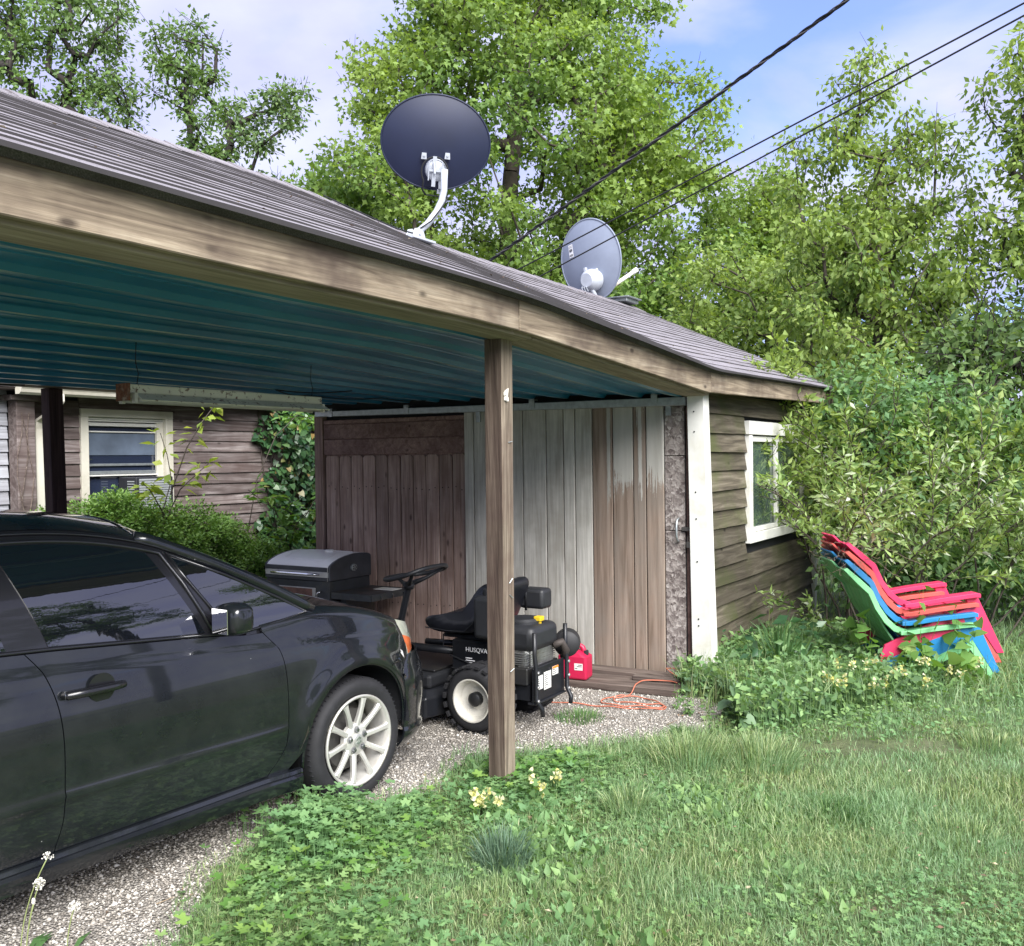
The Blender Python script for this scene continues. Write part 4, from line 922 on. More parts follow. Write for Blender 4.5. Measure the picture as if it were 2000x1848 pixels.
# ================================================================ RIDING MOWER
def mower():
    t=thing('riding_mower','black rear-engine riding mower with vinyl seat parked behind the front post','riding mower',bl(1.099,.673,0),BROT+math.pi/2)
    K=plain('mower_black',(.010,.011,.014),.38,.1,var=.3,scale=5,dirt=(.03,.028,.025)); RUB=plain('rubber',(.012,.012,.014),.8,var=.3,scale=20); VIN=plain('vinyl',(.010,.011,.015),.33,var=.2,scale=8,bump=.1)
    RIM=plain('pale_rim',(.55,.53,.47),.45,.1,dirt=(.3,.27,.2)); ALU=plain('aluminium',(.38,.38,.37),.4,.8,var=.3,scale=18,dirt=(.18,.15,.10)); PL=plain('black_plastic',(.017,.018,.021),.5,var=.2)
    def wheel(y,s,r,rr,w,x=0):
        # axis along y, outer face at y (s=+1 left)
        M=Matrix.Translation((x,y,r))@Matrix.Rotation(R(-90)*s,4,'X')   # local z -> s*y
        m=MB(); m.lathe([(rr,-w),(rr+.02,-w-.0),(r-.03,-w+.005),(r-.006,-w+.03),(r,-w*.5),(r-.006,-.03),(r-.03,-.005),(rr+.015,0),(rr,-.012)],36,M,closed=True)
        W_=m.build('wheel',RUB,t,smooth=True,auto=50)
        m=MB(); m.lathe([(rr+.012,.004),(rr+.004,.004),(rr-.012,-.02),(rr-.018,-.055),(.07,-.075),(.05,-.07),(0,-.07)],32,M,cap=False); m.build('rim',RIM,W_,smooth=True,auto=40)
        m=MB(); m.lathe([(.045,-.07),(.045,-.03),(.03,-.02),(0,-.02)],16,M); m.build('hub',K,W_,smooth=True,auto=40)
        n=22
        m=MB()
        for k in range(n):
            a=2*math.pi*k/n
            for yy,da in ((-w*.78,.05),(-w*.22,-.05)):
                Mk=M@Matrix.Rotation(a+da,4,'Z')@Matrix.Translation((r-.002,0,yy)); b=MB().box(-.008,.009,-.017,.017,-w*.22,w*.22); b.xf(Mk); m.add(b.v,b.f)
        m.build('tread',RUB,W_)
    wheel(.38,1,.212,.125,.19); wheel(-.38,-1,.212,.125,.19); wheel(.36,1,.13,.07,.11,x=1.05); wheel(-.36,-1,.13,.07,.11,x=1.05)
    # cutting deck
    m=MB(); ol=[(.30,-.45),(.26,-.3),(.26,.3),(.30,.45),(.45,.52),(.75,.52),(.92,.42),(1.0,.2),(1.0,-.2),(.92,-.42),(.75,-.5),(.45,-.5)]
    n=len(ol); vs=[(x,y,.075) for x,y in ol]+[(x,y,.20) for x,y in ol]+[(.62+(x-.62)*.9,y*.88,.245) for x,y in ol]
    fs=[(k,(k+1)%n,n+(k+1)%n,n+k) for k in range(n)]+[(n+k,n+(k+1)%n,2*n+(k+1)%n,2*n+k) for k in range(n)]+[tuple(range(2*n,3*n)),tuple(range(n-1,-1,-1))]
    m.add(vs,fs); m.build('cutting_deck',K,t,bevel=.01,seg=2)
    m=MB(); m.box(.32,.62,-.36,.38,.245,.335); m.build('belt_cover',PL,t,bevel=.02,seg=2)
    m=MB(); m.box(-.30,.40,-.17,-.12,.20,.30); m.box(-.30,.40,.12,.17,.20,.30); m.box(.35,1.15,-.09,.09,.22,.30); m.tube([(0,-.34,.212),(0,.34,.212)],.025,10); m.tube([(1.05,-.34,.13),(1.05,.34,.13)],.02,8); m.box(1.0,1.1,-.05,.05,.13,.25); m.box(-.05,.05,-.18,.18,.20,.28); m.build('frame',K,t)
    m=MB(); m.box(-.02,.27,-.2,.2,.30,.545); BX=m.build('side_panel',K,t,bevel=.008)
    m=MB(); m.tube([(.25,.14,.455),(.70,.11,.445),(.86,.06,.42)],.026,10); m.tube([(.26,-.12,.45),(.7,-.1,.44)],.022,8); m.build('control_tube',K,t,smooth=True)
    m=MB(); m.box(.34,.95,-.30,.30,.338,.352); m.build('footrest',K,t,bevel=.004)
    m=MB(); m.tube([(.93,0,.30),(.853,0,.556),(.772,0,.835)],.024,12); m.lathe([(.034,-.03),(.034,.03)],12,Matrix.Translation((.85,0,.57))); m.box(.90,1.0,-.06,.06,.25,.36); m.build('steering_column',K,t,smooth=True,auto=40)
    # steering wheel: rounded-trapezoid ring
    ring=[]; Mw=Matrix.Translation((.715,0,.93))@Matrix.Rotation(R(14),4,'Y')
    for k in range(40):
        a=2*math.pi*k/40; ca,sa=math.cos(a),math.sin(a)
        ring.append(Mw@Vector((.185*math.copysign(abs(ca)**.75,ca),.215*math.copysign(abs(sa)**.7,sa)*(1-.10*ca),.012*math.cos(2*a))))
    m=MB(); m.tube(ring,.0155,8,closed=True); SW=m.build('steering_wheel',PL,t,smooth=True)
    m=MB(); hub=Vector((.772,0,.845))
    for x,y in ((.16,.0),(-.12,.18),(-.12,-.18)):
        e=Mw@Vector((x,y,.0)); m.tube([hub,hub.lerp(e,.5)+Vector((0,0,-.012)),e],[.022,.013,.013],8)
    m.lathe([(.035,-.03),(.045,.01),(.02,.02)],12,Matrix.Translation(hub)); m.build('spoke',PL,SW,smooth=True)
    # seat: cushion and back as one moulded shell, side profile swept over the width
    prof_t=[(.49,.615),(.495,.645),(.47,.672),(.40,.682),(.30,.678),(.20,.69),(.14,.73),(.10,.80),(.06,.875),(.01,.915),(-.05,.925),(-.09,.915)]
    prof_b=[(-.10,.88),(-.06,.80),(-.02,.70),(.02,.62),(.10,.59),(.30,.575),(.44,.585)]
    def sw(y): return 1-(abs(y)/.215)**3*.10
    m=MB(); ys=[-.215,-.205,-.16,-.08,0,.08,.16,.205,.215]; pr=prof_t+prof_b; n=len(pr); vs=[];fs=[]
    for y in ys:
        k=abs(y)/.215; e=.012*(k**6)*1.5; bol=.022*max(0,(k-.45))
        for i,(x,z) in enumerate(pr):
            cx,cz=.18,.69; vs.append((cx+(x-cx)*(1-e*2.2),y,cz+(z-cz)*(1-e*2.2)+(bol if i<len(prof_t) else 0)))
    for j in range(len(ys)-1):
        for i in range(n):
            a=j*n+i; b=j*n+(i+1)%n; fs.append((a,b,b+n,a+n))
    fs+=[tuple(range(n-1,-1,-1)),tuple((len(ys)-1)*n+i for i in range(n))]
    m.add(vs,fs); SEAT=m.build('seat',VIN,t,subs=1,smooth=True)
    m=MB(); m.tube([(x,.2195,z+.0) for x,z in ((.47,.61),(.30,.60),(.16,.605),(.09,.66),(.04,.76),(.0,.86),(-.05,.90))],.004,5); m.build('seat_piping',PL,SEAT,smooth=True)
    m=MB(); m.box(.05,.36,-.16,.16,.548,.572); m.box(.10,.22,-.14,-.12,.45,.55); m.box(.10,.22,.12,.14,.45,.55); m.tube([(.38,.14,.56),(.38,.14,.48),(.33,.14,.44)],.004,6); m.build('seat_bracket',K,t)
    m=MB(); m.box(-.15,.015,.185,.335,.59,.86); TK=m.build('fuel_tank',PL,t,bevel=.03,seg=3,smooth=True,auto=60)
    m=MB(); m.lathe([(.035,0),(.035,.035),(.03,.04),(0,.04)],16,Matrix.Translation((-.06,.26,.86))); m.build('tank_cap',PL,TK,smooth=True,auto=40)
    m=MB(); m.box(-.19,.0,-.335,-.20,.71,.845); m.build('armrest_box',PL,t,bevel=.025,seg=3,smooth=True,auto=60)
    m=MB(); m.tube([(-.06,-.20,.70),(-.06,-.20,.89)],.008,8); m.build('lever',K,t,smooth=True)
    # engine
    m=MB(); m.box(-.325,-.02,-.175,.17,.50,.66); E_=m.build('engine_shroud',PL,t,bevel=.045,seg=3,smooth=True,auto=60)
    m=MB(); m.lathe([(.115,.0),(.115,.02),(.10,.035),(0,.04)],24,Matrix.Translation((-.16,.0,.655))); m.build('air_intake',PL,E_,smooth=True,auto=40)
    m=MB(); m.box(-.295,-.245,-.035,.02,.675,.705); m.tube([(-.27,-.01,.65),(-.27,-.01,.685)],.016,10); m.build('filler_cap',plain('yellow_cap',(.62,.42,.02),.45),E_,bevel=.012,seg=2)
    m=MB(); m.box(-.30,-.04,-.14,.14,.40,.51); m.lathe([(.035,0),(.035,.10),(.03,.11)],14,Matrix.Translation((-.25,.12,.40))); m.box(-.29,-.20,.02,.16,.355,.41); m.build('engine_block',ALU,t,bevel=.008)
    for k in range(6): m=MB(); m.box(-.30,-.10,-.16,.16,.415+k*.014,.420+k*.014); m.build('cooling_fin',ALU,t)
    m=MB(); m.tube([(-.31,-.12,.50),(-.35,-.16,.52),(-.36,-.20,.46),(-.33,-.22,.41)],.026,10); m.build('exhaust_pipe',plain('burnt_steel',(.06,.05,.045),.7,.5),t,smooth=True)
    m=MB(); m.lathe([(0,-.09),(.06,-.09),(.085,-.07),(.09,0),(.085,.06),(.06,.085),(0,.09)],24,Matrix.Translation((-.30,-.33,.485))@Matrix.Rotation(R(90),4,'X')@Matrix.Rotation(R(25),4,'Y')); m.build('muffler',plain('muffler_black',(.022,.022,.024),.6,.3),t,smooth=True,auto=40)
    m=MB(); m.box(-.30,.0,-.2,.2,.30,.405); m.build('engine_deck',K,t,bevel=.006)
    # rear guard plate with bars
    m=MB(); m.box(-.345,-.333,-.20,.20,.195,.41); m.box(-.36,-.30,-.20,.20,.185,.197); PLT=m.build('rear_plate',K,t,bevel=.003)
    for y,z in ((.12,.375),(.0,.375),(-.10,.375)): m=MB(); m.lathe([(.012,0),(.012,.002)],12,Matrix.Translation((-.3455,y,z))@Matrix.Rotation(R(-90),4,'Y')); m.build('plate_hole',M_BLACKIN,PLT)
    for s,y in ((1,.2),(-1,-.2)):
        m=MB(); m.tube([(-.355,y,.635),(-.355,y,.50),(-.365,y,.42),(-.365,y,.22),(-.40,y-.01*s,.165),(-.40,y-.02*s,.12)],.0145,10); m.build('guard_bar',K,t,smooth=True)
        for z in (.39,.30,.215): m=MB(); m.lathe([(.011,0),(.011,.006),(.006,.01),(0,.01)],8,Matrix.Translation((-.378,y,z))@Matrix.Rotation(R(-90),4,'Y')); m.build('bolt',ALU,PLT)
    def lab(y0,y1,z0,z1,hd=None):
        m=MB(); m.box(-.3475,-.3455,y0,y1,z0,z1); S=m.build('label_sticker',M_WHITE,PLT)
        if hd: MB().box(-.3488,-.3478,y0,y1,z1-.014,z1).build('label_header',plain('label_orange',(.75,.22,.03),.5),S)
        zz=z1-.018; 
        while zz>z0+.008:
            MB().box(-.3488,-.3478,y1-random.uniform(.025,.06)*(y1-y0)/.09,y1-.006,zz-.004,zz).build('label_print',M_BLACKIN,S); zz-=.0125
    lab(.085,.165,.27,.355); lab(-.02,.07,.255,.365); lab(-.115,-.04,.325,.38,1)
    # brand lettering on the left side panel
    def text(s,loc,rot,size,mat,par,name='lettering',ext=.0008):
        cu=bpy.data.curves.new('txt','FONT'); cu.body=s; cu.size=size; cu.extrude=ext; cu.align_x='LEFT'
        ob=bpy.data.objects.new('txt',cu); col.objects.link(ob); dg=bpy.context.evaluated_depsgraph_get(); me=bpy.data.meshes.new_from_object(ob.evaluated_get(dg)); bpy.data.objects.remove(ob)
        me.materials.clear(); me.materials.append(mat); return linkobj(name,me,par,loc,rot)
    tm=plain('white_print',(.75,.75,.75),.5)
    text('HUSQVARNA',(.16,.2015,.475),(R(90),0,R(180)),.042,tm,BX)
    for k in range(3): MB().box(.11-.02*k,.16,.2002,.2012,.43-.015*k,.436-.015*k).build('panel_print',tm,BX)
    m=MB(); m.tube([(.28,.205,.44),(.12,.21,.40),(-.05,.21,.39)],.005,6); m.tube([(.27,.205,.36),(.1,.215,.345),(-.1,.21,.36)],.005,6); m.build('cable',M_BLACKIN,t,smooth=True)
mower()
# ================================================================ CAR
def car():
    ang=math.pi/2-R(35.5)
    t=thing('sedan_car','black four-door sedan with silver ten-spoke wheels parked under the carport','car',(-1.464,5.227,0),ang)
    q=NT('black_paint'); v=q.obj((1,1,1)); 
    vo=q.t.nodes.new('ShaderNodeTexVoronoi'); vo.inputs['Scale'].default_value=9; q.l(v,vo.inputs['Vector'])
    dust=q.noise(v,3.5,6,.6); c=q.ramp(dust,[(.35,(.0045,.0055,.008)),(.7,(.012,.014,.015))]); c=q.mix(q.ramp(vo.outputs['Distance'],[(.012,(.6,.6,.6)),(.022,(0,0,0))]),c,(.35,.36,.34))
    q.base(c); q.b.inputs['Coat Weight'].default_value=1; q.b.inputs['Coat Roughness'].default_value=.035; q.b.inputs['Coat IOR'].default_value=1.5; q.b.inputs['Specular IOR Level'].default_value=.25
    q.l(q.ramp(dust,[(.3,(.22,)*3),(.7,(.42,)*3)]),q.b.inputs['Roughness']); PAINT=q.m
    TRIM=plain('car_black_trim',(.008,.008,.010),.3,var=.1,coat=.5); DARK=M_BLACKIN
    GL=NT('tinted_glass'); GL.base((.004,.005,.007)); GL.set(Roughness=.02); GL.b.inputs['Specular IOR Level'].default_value=1.0; GL.b.inputs['IOR'].default_value=1.7; nz=GL.noise(GL.obj((1,1,1)),9,3,.5); bb=GL.t.nodes.new('ShaderNodeBump'); bb.inputs['Strength'].default_value=.10; bb.inputs['Distance'].default_value=.004; GL.l(nz,bb.inputs['Height']); GL.l(bb.outputs[0],GL.b.inputs['Normal']); GLASS=GL.m
    RUB=plain('tyre_rubber',(.011,.011,.013),.75,var=.3,scale=16); ALLOY=plain('silver_alloy',(.62,.61,.57),.33,.55,var=.05,scale=8,dirt=(.42,.38,.30)); CHR=plain('dark_chrome',(.30,.31,.33),.18,.9)
    PL=[(-3.62,.60),(-3.45,.74),(-3.2,.80),(-2.5,.845),(-1.5,.857),(-.5,.857),(0,.848),(.25,.822),(.42,.775),(.55,.70),(.64,.615),(.74,.48),(.82,.30),(.87,.0)]
    ZP=[(.15,.05),(.3,.02),(.48,.004),(.62,0),(.75,.006),(.88,.026),(.95,.042),(1.08,.075)]
    def plan(x): return sinterp(x,PL)
    def crz(x): return .875+.075*(-.59-x)
    def ys(x,z):
        y=plan(x)-sinterp(z,ZP)
        k=min(1,max(0,(z-crz(x))/.018)); y-=.007*k*k*(3-2*k)
        for cx in (0,-2.5):
            d=math.hypot(x-cx,z-.31); 
            if d<.62: y+=.024*math.exp(-((d-.405)/.065)**2)
        if -2.3<x<-.46: y+=.009*math.exp(-((z-.49)/.015)**2)*min(1,(-.46-x)/.05)
        return y
    BELT=[(-3.1,1.085),(-2.4,1.075),(-1.54,1.025),(-.88,.972),(-.67,.947),(-.57,.945),(-.25,.99)]
    def belt(x): return interp(x,BELT)
    def gs(x,z): return .787-(z-.95)*.14-.75*max(0,z-.95)**2-max(0,(-2.3-x))*.10
    def patch(name,xa,xb,zb,zt,yf,nx,nz,mat,par,side,off=0,solid=.012,extra=None):
        vs=[];fs=[]; rows=nz+1
        for i in range(nx+1):
            s=i/nx; col_=[]
            for j in range(nz+1):
                w=j/nz; x=-.5; z=.6
                for _ in range(5):
                    a=xa(z) if callable(xa) else xa; b=xb(z) if callable(xb) else xb
                    x=a+(b-a)*s; lo=zb(x) if callable(zb) else zb; hi=zt(x) if callable(zt) else zt; z=lo+(hi-lo)*w
                col_.append((x,side*(yf(x,z)+off),z))
            if extra: col_+=extra(col_[-1],side)
            rows=len(col_); vs+=col_
        for i in range(nx):
            for j in range(rows-1):
                a=i*rows+j; f=(a,a+rows,a+rows+1,a+1); fs.append(f if side<0 else f[::-1])
        m=MB(); m.add(vs,fs); return m.build(name,mat,par,smooth=True,solid=solid)
    def arch(x,cx,r=.386,base=.285):
        d=x-cx; return .31+math.sqrt(r*r-d*d) if abs(d)<r else base
    BS=[(.30,-1.575),(.40,-1.545),(.49,-1.54),(.78,-1.545),(.95,-1.59),(1.04,-1.655)]
    FS=[(.30,-.585),(.36,-.52),(.43,-.48),(.70,-.475),(.85,-.50),(.945,-.58)]
    RS=[(.30,-2.115),(.5,-2.09),(.7,-2.2),(.85,-2.33),(1.08,-2.43)]
    FB=[(.19,.365),(.3,.388),(.45,.378),(.56,.36),(.62,.40),(.655,.455),(.72,.43),(.80,.385),(.88,.335),(.95,.30)]
    g=.0022
    body=MB()
    def SHO(x): return sinterp(x,[(-.6,.945),(-.45,.955),(-.25,.962),(0,.935),(.2,.89),(.36,.838),(.46,.80)])
    def hood_edge(x): # (y,z) of hood side edge
        return plan(x)-.145, SHO(x)+.048
    def fender_extra(p,side):
        x,y,z=p; y=abs(y); yh,zh=hood_edge(x); out=[]
        for a in (25,50,75):
            w=math.sin(R(a)); k=1-math.cos(R(a)); out.append((x,side*(y+(yh-y)*k),z+(zh-z)*w))
        out.append((x,side*yh,zh)); return out
    # shell behind the panels
    sh=MB()
    for side in (-1,1):
        sh.grid(lambda a,b:(-3.4+a*3.65,side*(ys(-3.4+a*3.65,.3+b*.6)-.05 if abs(-3.4+a*3.65+2.5)>.4 and abs(-3.4+a*3.65)>.4 else .45),.3+b*.6),70,4,flip=side>0)
    BODY=sh.build('body_shell',DARK,t)
    for side in (-1,1):
        FD=patch('front_door',lambda z:sinterp(z,BS)+g,lambda z:sinterp(z,FS)-g,.295,lambda x:belt(x)-.004,ys,30,44,PAINT,t,side)
        RD=patch('rear_door',lambda z:sinterp(z,RS)+g,lambda z:sinterp(z,BS)-g,.295,lambda x:belt(x)-.004,ys,24,40,PAINT,t,side)
        patch('fender',lambda z:sinterp(z,FS)+g,lambda z:interp(z,FB)-.002,lambda x:max(arch(x,0),.29),SHO,ys,64,22,PAINT,t,side,extra=fender_extra)
        patch('rear_quarter',-3.40,lambda z:sinterp(z,RS)-g,lambda x:max(arch(x,-2.5),.29),lambda x:belt(x)-.002,ys,50,20,PAINT,t,side)
        # arch lip and wheel well
        for cx in (0,-2.5):
            m=MB(); P=[]
            for k in range(25):
                a=R(-4)+(math.pi+R(8))*k/24; x=cx+.386*math.cos(a); z=.31+.386*math.sin(a); P.append((x,side*(ys(x,max(z,.3))-.014),z))
            m.tube(P,.009,6); m.build('arch_lip',PAINT,t,smooth=True)
            m=MB(); n=22; vs=[];fs=[]
            for k in range(n+1):
                a=math.pi*k/n+R(0); 
                for y in (.42,.815): vs.append((cx+.40*math.cos(a),side*y,.31+.40*math.sin(a)))
            for k in range(n): fs.append((2*k,2*k+1,2*k+3,2*k+2))
            fs.append(tuple(2*k for k in range(n+1))); m.add(vs,fs); m.build('wheel_well',DARK,t)
        # side skirt
        pr=[(-.02,.292),(.004,.288),(.012,.274),(.006,.266),(.018,.255),(.016,.235),(.0,.195),(-.05,.172),(-.15,.168)]
        m=MB(); vs=[];fs=[]; n=len(pr); nx=30
        for i in range(nx+1):
            x=-.405-(2.10-.405)*i/nx; tp=1 if i else .6; fl=.02*math.exp(-((x+.42)/.12)**2)+.02*math.exp(-((x+2.08)/.12)**2)
            for a,z in pr: vs.append((x,side*(plan(x)-.012+a*tp+fl),z))
        for i in range(nx):
            for j in range(n-1):
                a=i*n+j; f=(a,a+n,a+n+1,a+1); fs.append(f[::-1] if side<0 else f)
        fs.append(tuple(range(n))); m.add(vs,fs); m.build('side_skirt',PAINT,t,smooth=True,auto=35)
        # greenhouse: pillars, glass
        ZR=[(-3.15,1.10),(-2.8,1.28),(-2.5,1.38),(-2.1,1.44),(-1.62,1.462),(-1.3,1.443),(-1.03,1.388),(-.9,1.335),(-.7,1.243),(-.45,1.113),(-.25,1.0)]
        zr=lambda x:sinterp(x,ZR)
        PI=patch('pillars',-3.05,-.262,lambda x:belt(x)-.012,lambda x:max(zr(x),belt(x)+.004),gs,80,10,TRIM,t,side)
        W1=patch('door_window',lambda z:-1.545-(z-1.03)*.31,lambda z:-.865-(z-.98)*.50,lambda x:belt(x)+.014,lambda x:zr(x)-.05,gs,26,12,GLASS,FD,side,off=.004,solid=.004)
        patch('quarter_glass',lambda z:-.735-(z-.96)*.60,lambda z:-.295-(z-1.0)*1.62 if z>.985 else -.62+(z-.95)*9.2,lambda x:belt(x)+.012,lambda x:zr(x)-.026,gs,22,10,GLASS,t,side,off=.004,solid=.004)
        patch('door_window',-2.40,lambda z:-1.70-(z-1.03)*.22,lambda x:belt(x)+.014,lambda x:zr(x)-.05,gs,18,10,GLASS,RD,side,off=.004,solid=.004)
        # frames: rubber and trim lines
        def line(name,pts,r,mat,par,off=.006):
            m=MB(); m.tube([(x,side*(gs(x,z)+off),z) for x,z in pts],r,6); m.build(name,mat,par,smooth=True)
        line('window_trim',[(x,belt(x)+.004) for x in np.linspace(-2.42,-.66,24)],.009,TRIM,t)
        line('window_trim',[(x,zr(x)-.042) for x in np.linspace(-2.2,-1.02,20)]+[(-.98,1.33),(-.92,1.2),(-.86,1.06),(-.83,.985)],.010,TRIM,FD)
        line('roof_gutter',[(x,zr(x)-.012) for x in np.linspace(-2.5,-.9,22)],.006,TRIM,t)
        line('quarter_trim',[(-.95,1.328),(-.7,1.214),(-.45,1.085),(-.29,.998),(-.47,.975),(-.66,.957),(-.735,.965),(-.8,1.06),(-.9,1.22),(-.95,1.328)],.007,TRIM,t)
        m=MB(); m.tube([(x,side*(gs(x,zr(x))-.008),zr(x)+.004) for x in np.linspace(-1.06,-.24,16)],[.030]*15+[.02],8); m.build('a_pillar',PAINT,t,smooth=True)
        # mirror
        m=MB(); rings=[]
        for k,(y,sx,sz) in enumerate(((.775,.018,.026),(.80,.026,.034),(.825,.048,.060),(.87,.056,.070),(.92,.054,.068),(.955,.044,.056),(.968,.03,.04))):
            ring=[]
            for j in range(20):
                a=2*math.pi*j/20; ca,sa=math.cos(a),math.sin(a); ring.append((-.80+sx*math.copysign(abs(ca)**.6,ca)+(.012 if ca>0 else -.004),side*y,1.045+sz*math.copysign(abs(sa)**.6,sa)-.01*(k<2)))
            rings.append(ring)
        vs=[p for r_ in rings for p in r_]; fs=[]
        for k in range(6):
            for j in range(20): f=(k*20+j,k*20+(j+1)%20,(k+1)*20+(j+1)%20,(k+1)*20+j); fs.append(f if side>0 else f[::-1])
        fs+=[tuple(range(20)),tuple(range(139,119,-1))]
        m.add(vs,fs); MI=m.build('wing_mirror',PAINT,t,smooth=True,auto=50)
        m=MB(); m.grid(lambda a,b:(-.864,side*(.835+.10*a),.99+.105*b),2,2,flip=side<0); m.build('mirror_glass',plain('mirror_silver',(.8,.8,.82),.03,1,var=0),MI,solid=.004)
        # handles
        for par,xc in ((FD,-1.41),(RD,-2.23)):
            zc=.862 if par is FD else .90
            m=MB(); m.lathe([(0,-.006),(.048,-.006),(.054,.002),(.056,.0025)],28,Matrix.Translation((xc+.03,side*(ys(xc+.03,zc)+.006),zc))@Matrix.Rotation(R(90)*(1 if side<0 else -1),4,'X')); m.build('handle_recess',TRIM,par,smooth=True,auto=40)
            m=MB(); m.tube([(xc-.12,side*(ys(xc-.12,zc)+.006),zc),(xc-.115,side*(ys(xc,zc)+.026),zc),(xc-.04,side*(ys(xc,zc)+.036),zc),(xc+.06,side*(ys(xc,zc)+.034),zc-.001),(xc+.115,side*(ys(xc,zc)+.02),zc-.002),(xc+.125,side*(ys(xc+.12,zc)+.002),zc-.002)],[.014,.017,.016,.015,.014,.012],10); m.build('handle',TRIM,par,smooth=True)
            m=MB(); m.tube([(xc-.122,side*(ys(xc-.12,zc)+.014),zc),(xc-.085,side*(ys(xc-.1,zc)+.026),zc)],.0165,10); m.build('handle_cap',CHR,par,smooth=True)
        # headlight and amber corner
        def ny(x,z): return plan(x)-sinterp(z,ZP)-max(0,z-.72)*.35-.004
        def hl(name,cs,off,mat,par,solid=.01):
            m=MB()
            def fn(a,b):
                x=(cs[0][0]*(1-a)+cs[1][0]*a)*(1-b)+(cs[3][0]*(1-a)+cs[2][0]*a)*b; z=(cs[0][1]*(1-a)+cs[1][1]*a)*(1-b)+(cs[3][1]*(1-a)+cs[2][1]*a)*b
                return (x,side*(ny(x,z)+off),z)
            m.grid(fn,8,8,flip=side>0); return m.build(name,mat,par,smooth=True,solid=solid)
        LENS=NT('lamp_lens'); LENS.base((.42,.44,.36)); LENS.set(Roughness=.12); LENS.b.inputs['Coat Weight'].default_value=1
        HLp=hl('headlight',[(.46,.652),(.62,.655),(.60,.80),(.365,.862)],.004,LENS.m,t)
        hl('indicator_lens',[(.468,.662),(.555,.668),(.525,.735),(.405,.775)],.0075,plain('amber',(.62,.15,.05),.2,coat=.6),HLp,.003)
        # front half of the bumper
        m=MB()
        def bump(s,z):
            x0=interp(z,FB)+.003; y0=ys(min(x0,.42),z)+.002; xm=interp(z,[(.17,.80),(.22,.88),(.26,.87),(.30,.86),(.45,.875),(.58,.85),(.66,.80)])
            o_=interp(z,[(.17,-.02),(.21,.012),(.255,.012),(.275,-.004),(.45,.0),(.58,-.002),(.66,-.02)])
            a=s*math.pi/2; y=(y0+o_)*math.cos(a)**.66 if s<1 else 0; x=x0+(xm-x0)*math.sin(a)**1.15; return (x,side*y,z)
        zsn=[.17,.20,.225,.255,.268,.285,.34,.42,.50,.57,.62,.66]
        vs=[bump(i/26,z) for i in range(27) for z in zsn]; n=len(zsn)
        m.add(vs,[((i*n+j,(i+1)*n+j,(i+1)*n+j+1,i*n+j+1) if side<0 else (i*n+j+1,(i+1)*n+j+1,(i+1)*n+j,i*n+j)) for i in range(26) for j in range(n-1)]); m.build('front_bumper',PAINT,t,smooth=True,solid=.012)
        m=MB()
        def rb(s,z):
            a=s*math.pi/2; x0=-3.40; y0=ys(x0,min(z,.9))+.004; y=y0*math.cos(a)**.55 if s<1 else 0; return (x0-.24*math.sin(a)**1.1,side*y,z)
        zs2=[.20,.28,.40,.52,.62,.68,.80,.95,1.07]; n=len(zs2); m.add([rb(i/20,z) for i in range(21) for z in zs2],[((i*n+j,(i+1)*n+j,(i+1)*n+j+1,i*n+j+1)[::-1] if side<0 else (i*n+j,(i+1)*n+j,(i+1)*n+j+1,i*n+j+1)) for i in range(20) for j in range(n-1)]); m.build('rear_bumper',PAINT,t,smooth=True,solid=.012)
        # rear light
        m=MB(); m.grid(lambda a,b:(-3.30-.11*a,side*(ys(-3.30,.80+.17*b)+.006-.03*a*a),.80+.17*b),6,4,flip=side>0); m.build('tail_light',plain('red_lens',(.35,.01,.012),.15,coat=.8),t,smooth=True,solid=.01)
    # hood, nose, windscreen, roof, rear glass, boot
    def hood(a,b):
        w=b*2-1; ay=abs(w); xc=-.10-.16*ay**2; xf=.80-.42*ay**2.2; x=xc+(xf-xc)*a; yh,zh=hood_edge(min(x,.40)); yh=min(yh,plan(x)-.02) if x<.86 else .1
        if x>.40: zh-= (x-.40)*.36+ (x-.40)**2*.3
        z=zh+.045*(1-ay**2.0)*(1-.4*max(0,x)/.8); return (x,w*yh,z)
    m=MB(); m.grid(hood,28,28); m.build('bonnet',PAINT,t,smooth=True,solid=.012)
    m=MB()
    def nose(a,b):
        w=b*2-1; p=hood(1,b); ay=abs(w); return (p[0]+.02*a,p[1]*(1-.0*a),p[2]*(1-a)+.64*a)
    m.grid(nose,3,24); m.build('grille',TRIM,t,smooth=True)
    m=MB()
    def wind(a,b):
        w=b*2-1; ay=abs(w); x0=-.12-.16*ay**2; y0=.715*w; z0=1.022-.022*ay**2; x1=-.985-.07*ay**2; y1=.575*w; z1=1.478-.085*ay**2.2; bul=.03*math.sin(a*math.pi)
        return (x0+(x1-x0)*a+bul*.4,y0+(y1-y0)*a,z0+(z1-z0)*a+bul*.7)
    m.grid(wind,12,16); m.build('windscreen',GLASS,t,smooth=True,solid=.005)
    m=MB(); m.grid(lambda a,b:(-.27+.20*a-.02+.16*(1-abs(b*2-1)**2),.70*(b*2-1),1.003+.02*(1-abs(b*2-1)**2)-.02*a),3,12); m.build('cowl',TRIM,t,smooth=True)
    ZC=[(-2.7,1.415),(-2.2,1.505),(-1.7,1.532),(-1.3,1.515),(-.955,1.470)]
    def roof_(a,b):
        w=b*2-1; x=-.955-1.74*a-.07*abs(w)**2*(1-a); zr_=sinterp(x,ZR); yr=gs(x,zr_)-.004; zc=sinterp(x,ZC); ay=abs(w)
        k=min(1,a/.35); k=k*k*(3-2*k); return (x,yr*math.copysign(1-(1-ay)**(1+.35*k),w),zr_+(zc-zr_)*(1-ay**(2.0+.8*k)))
    m=MB(); m.grid(roof_,26,28); m.build('roof',PAINT,t,smooth=True,solid=.006)
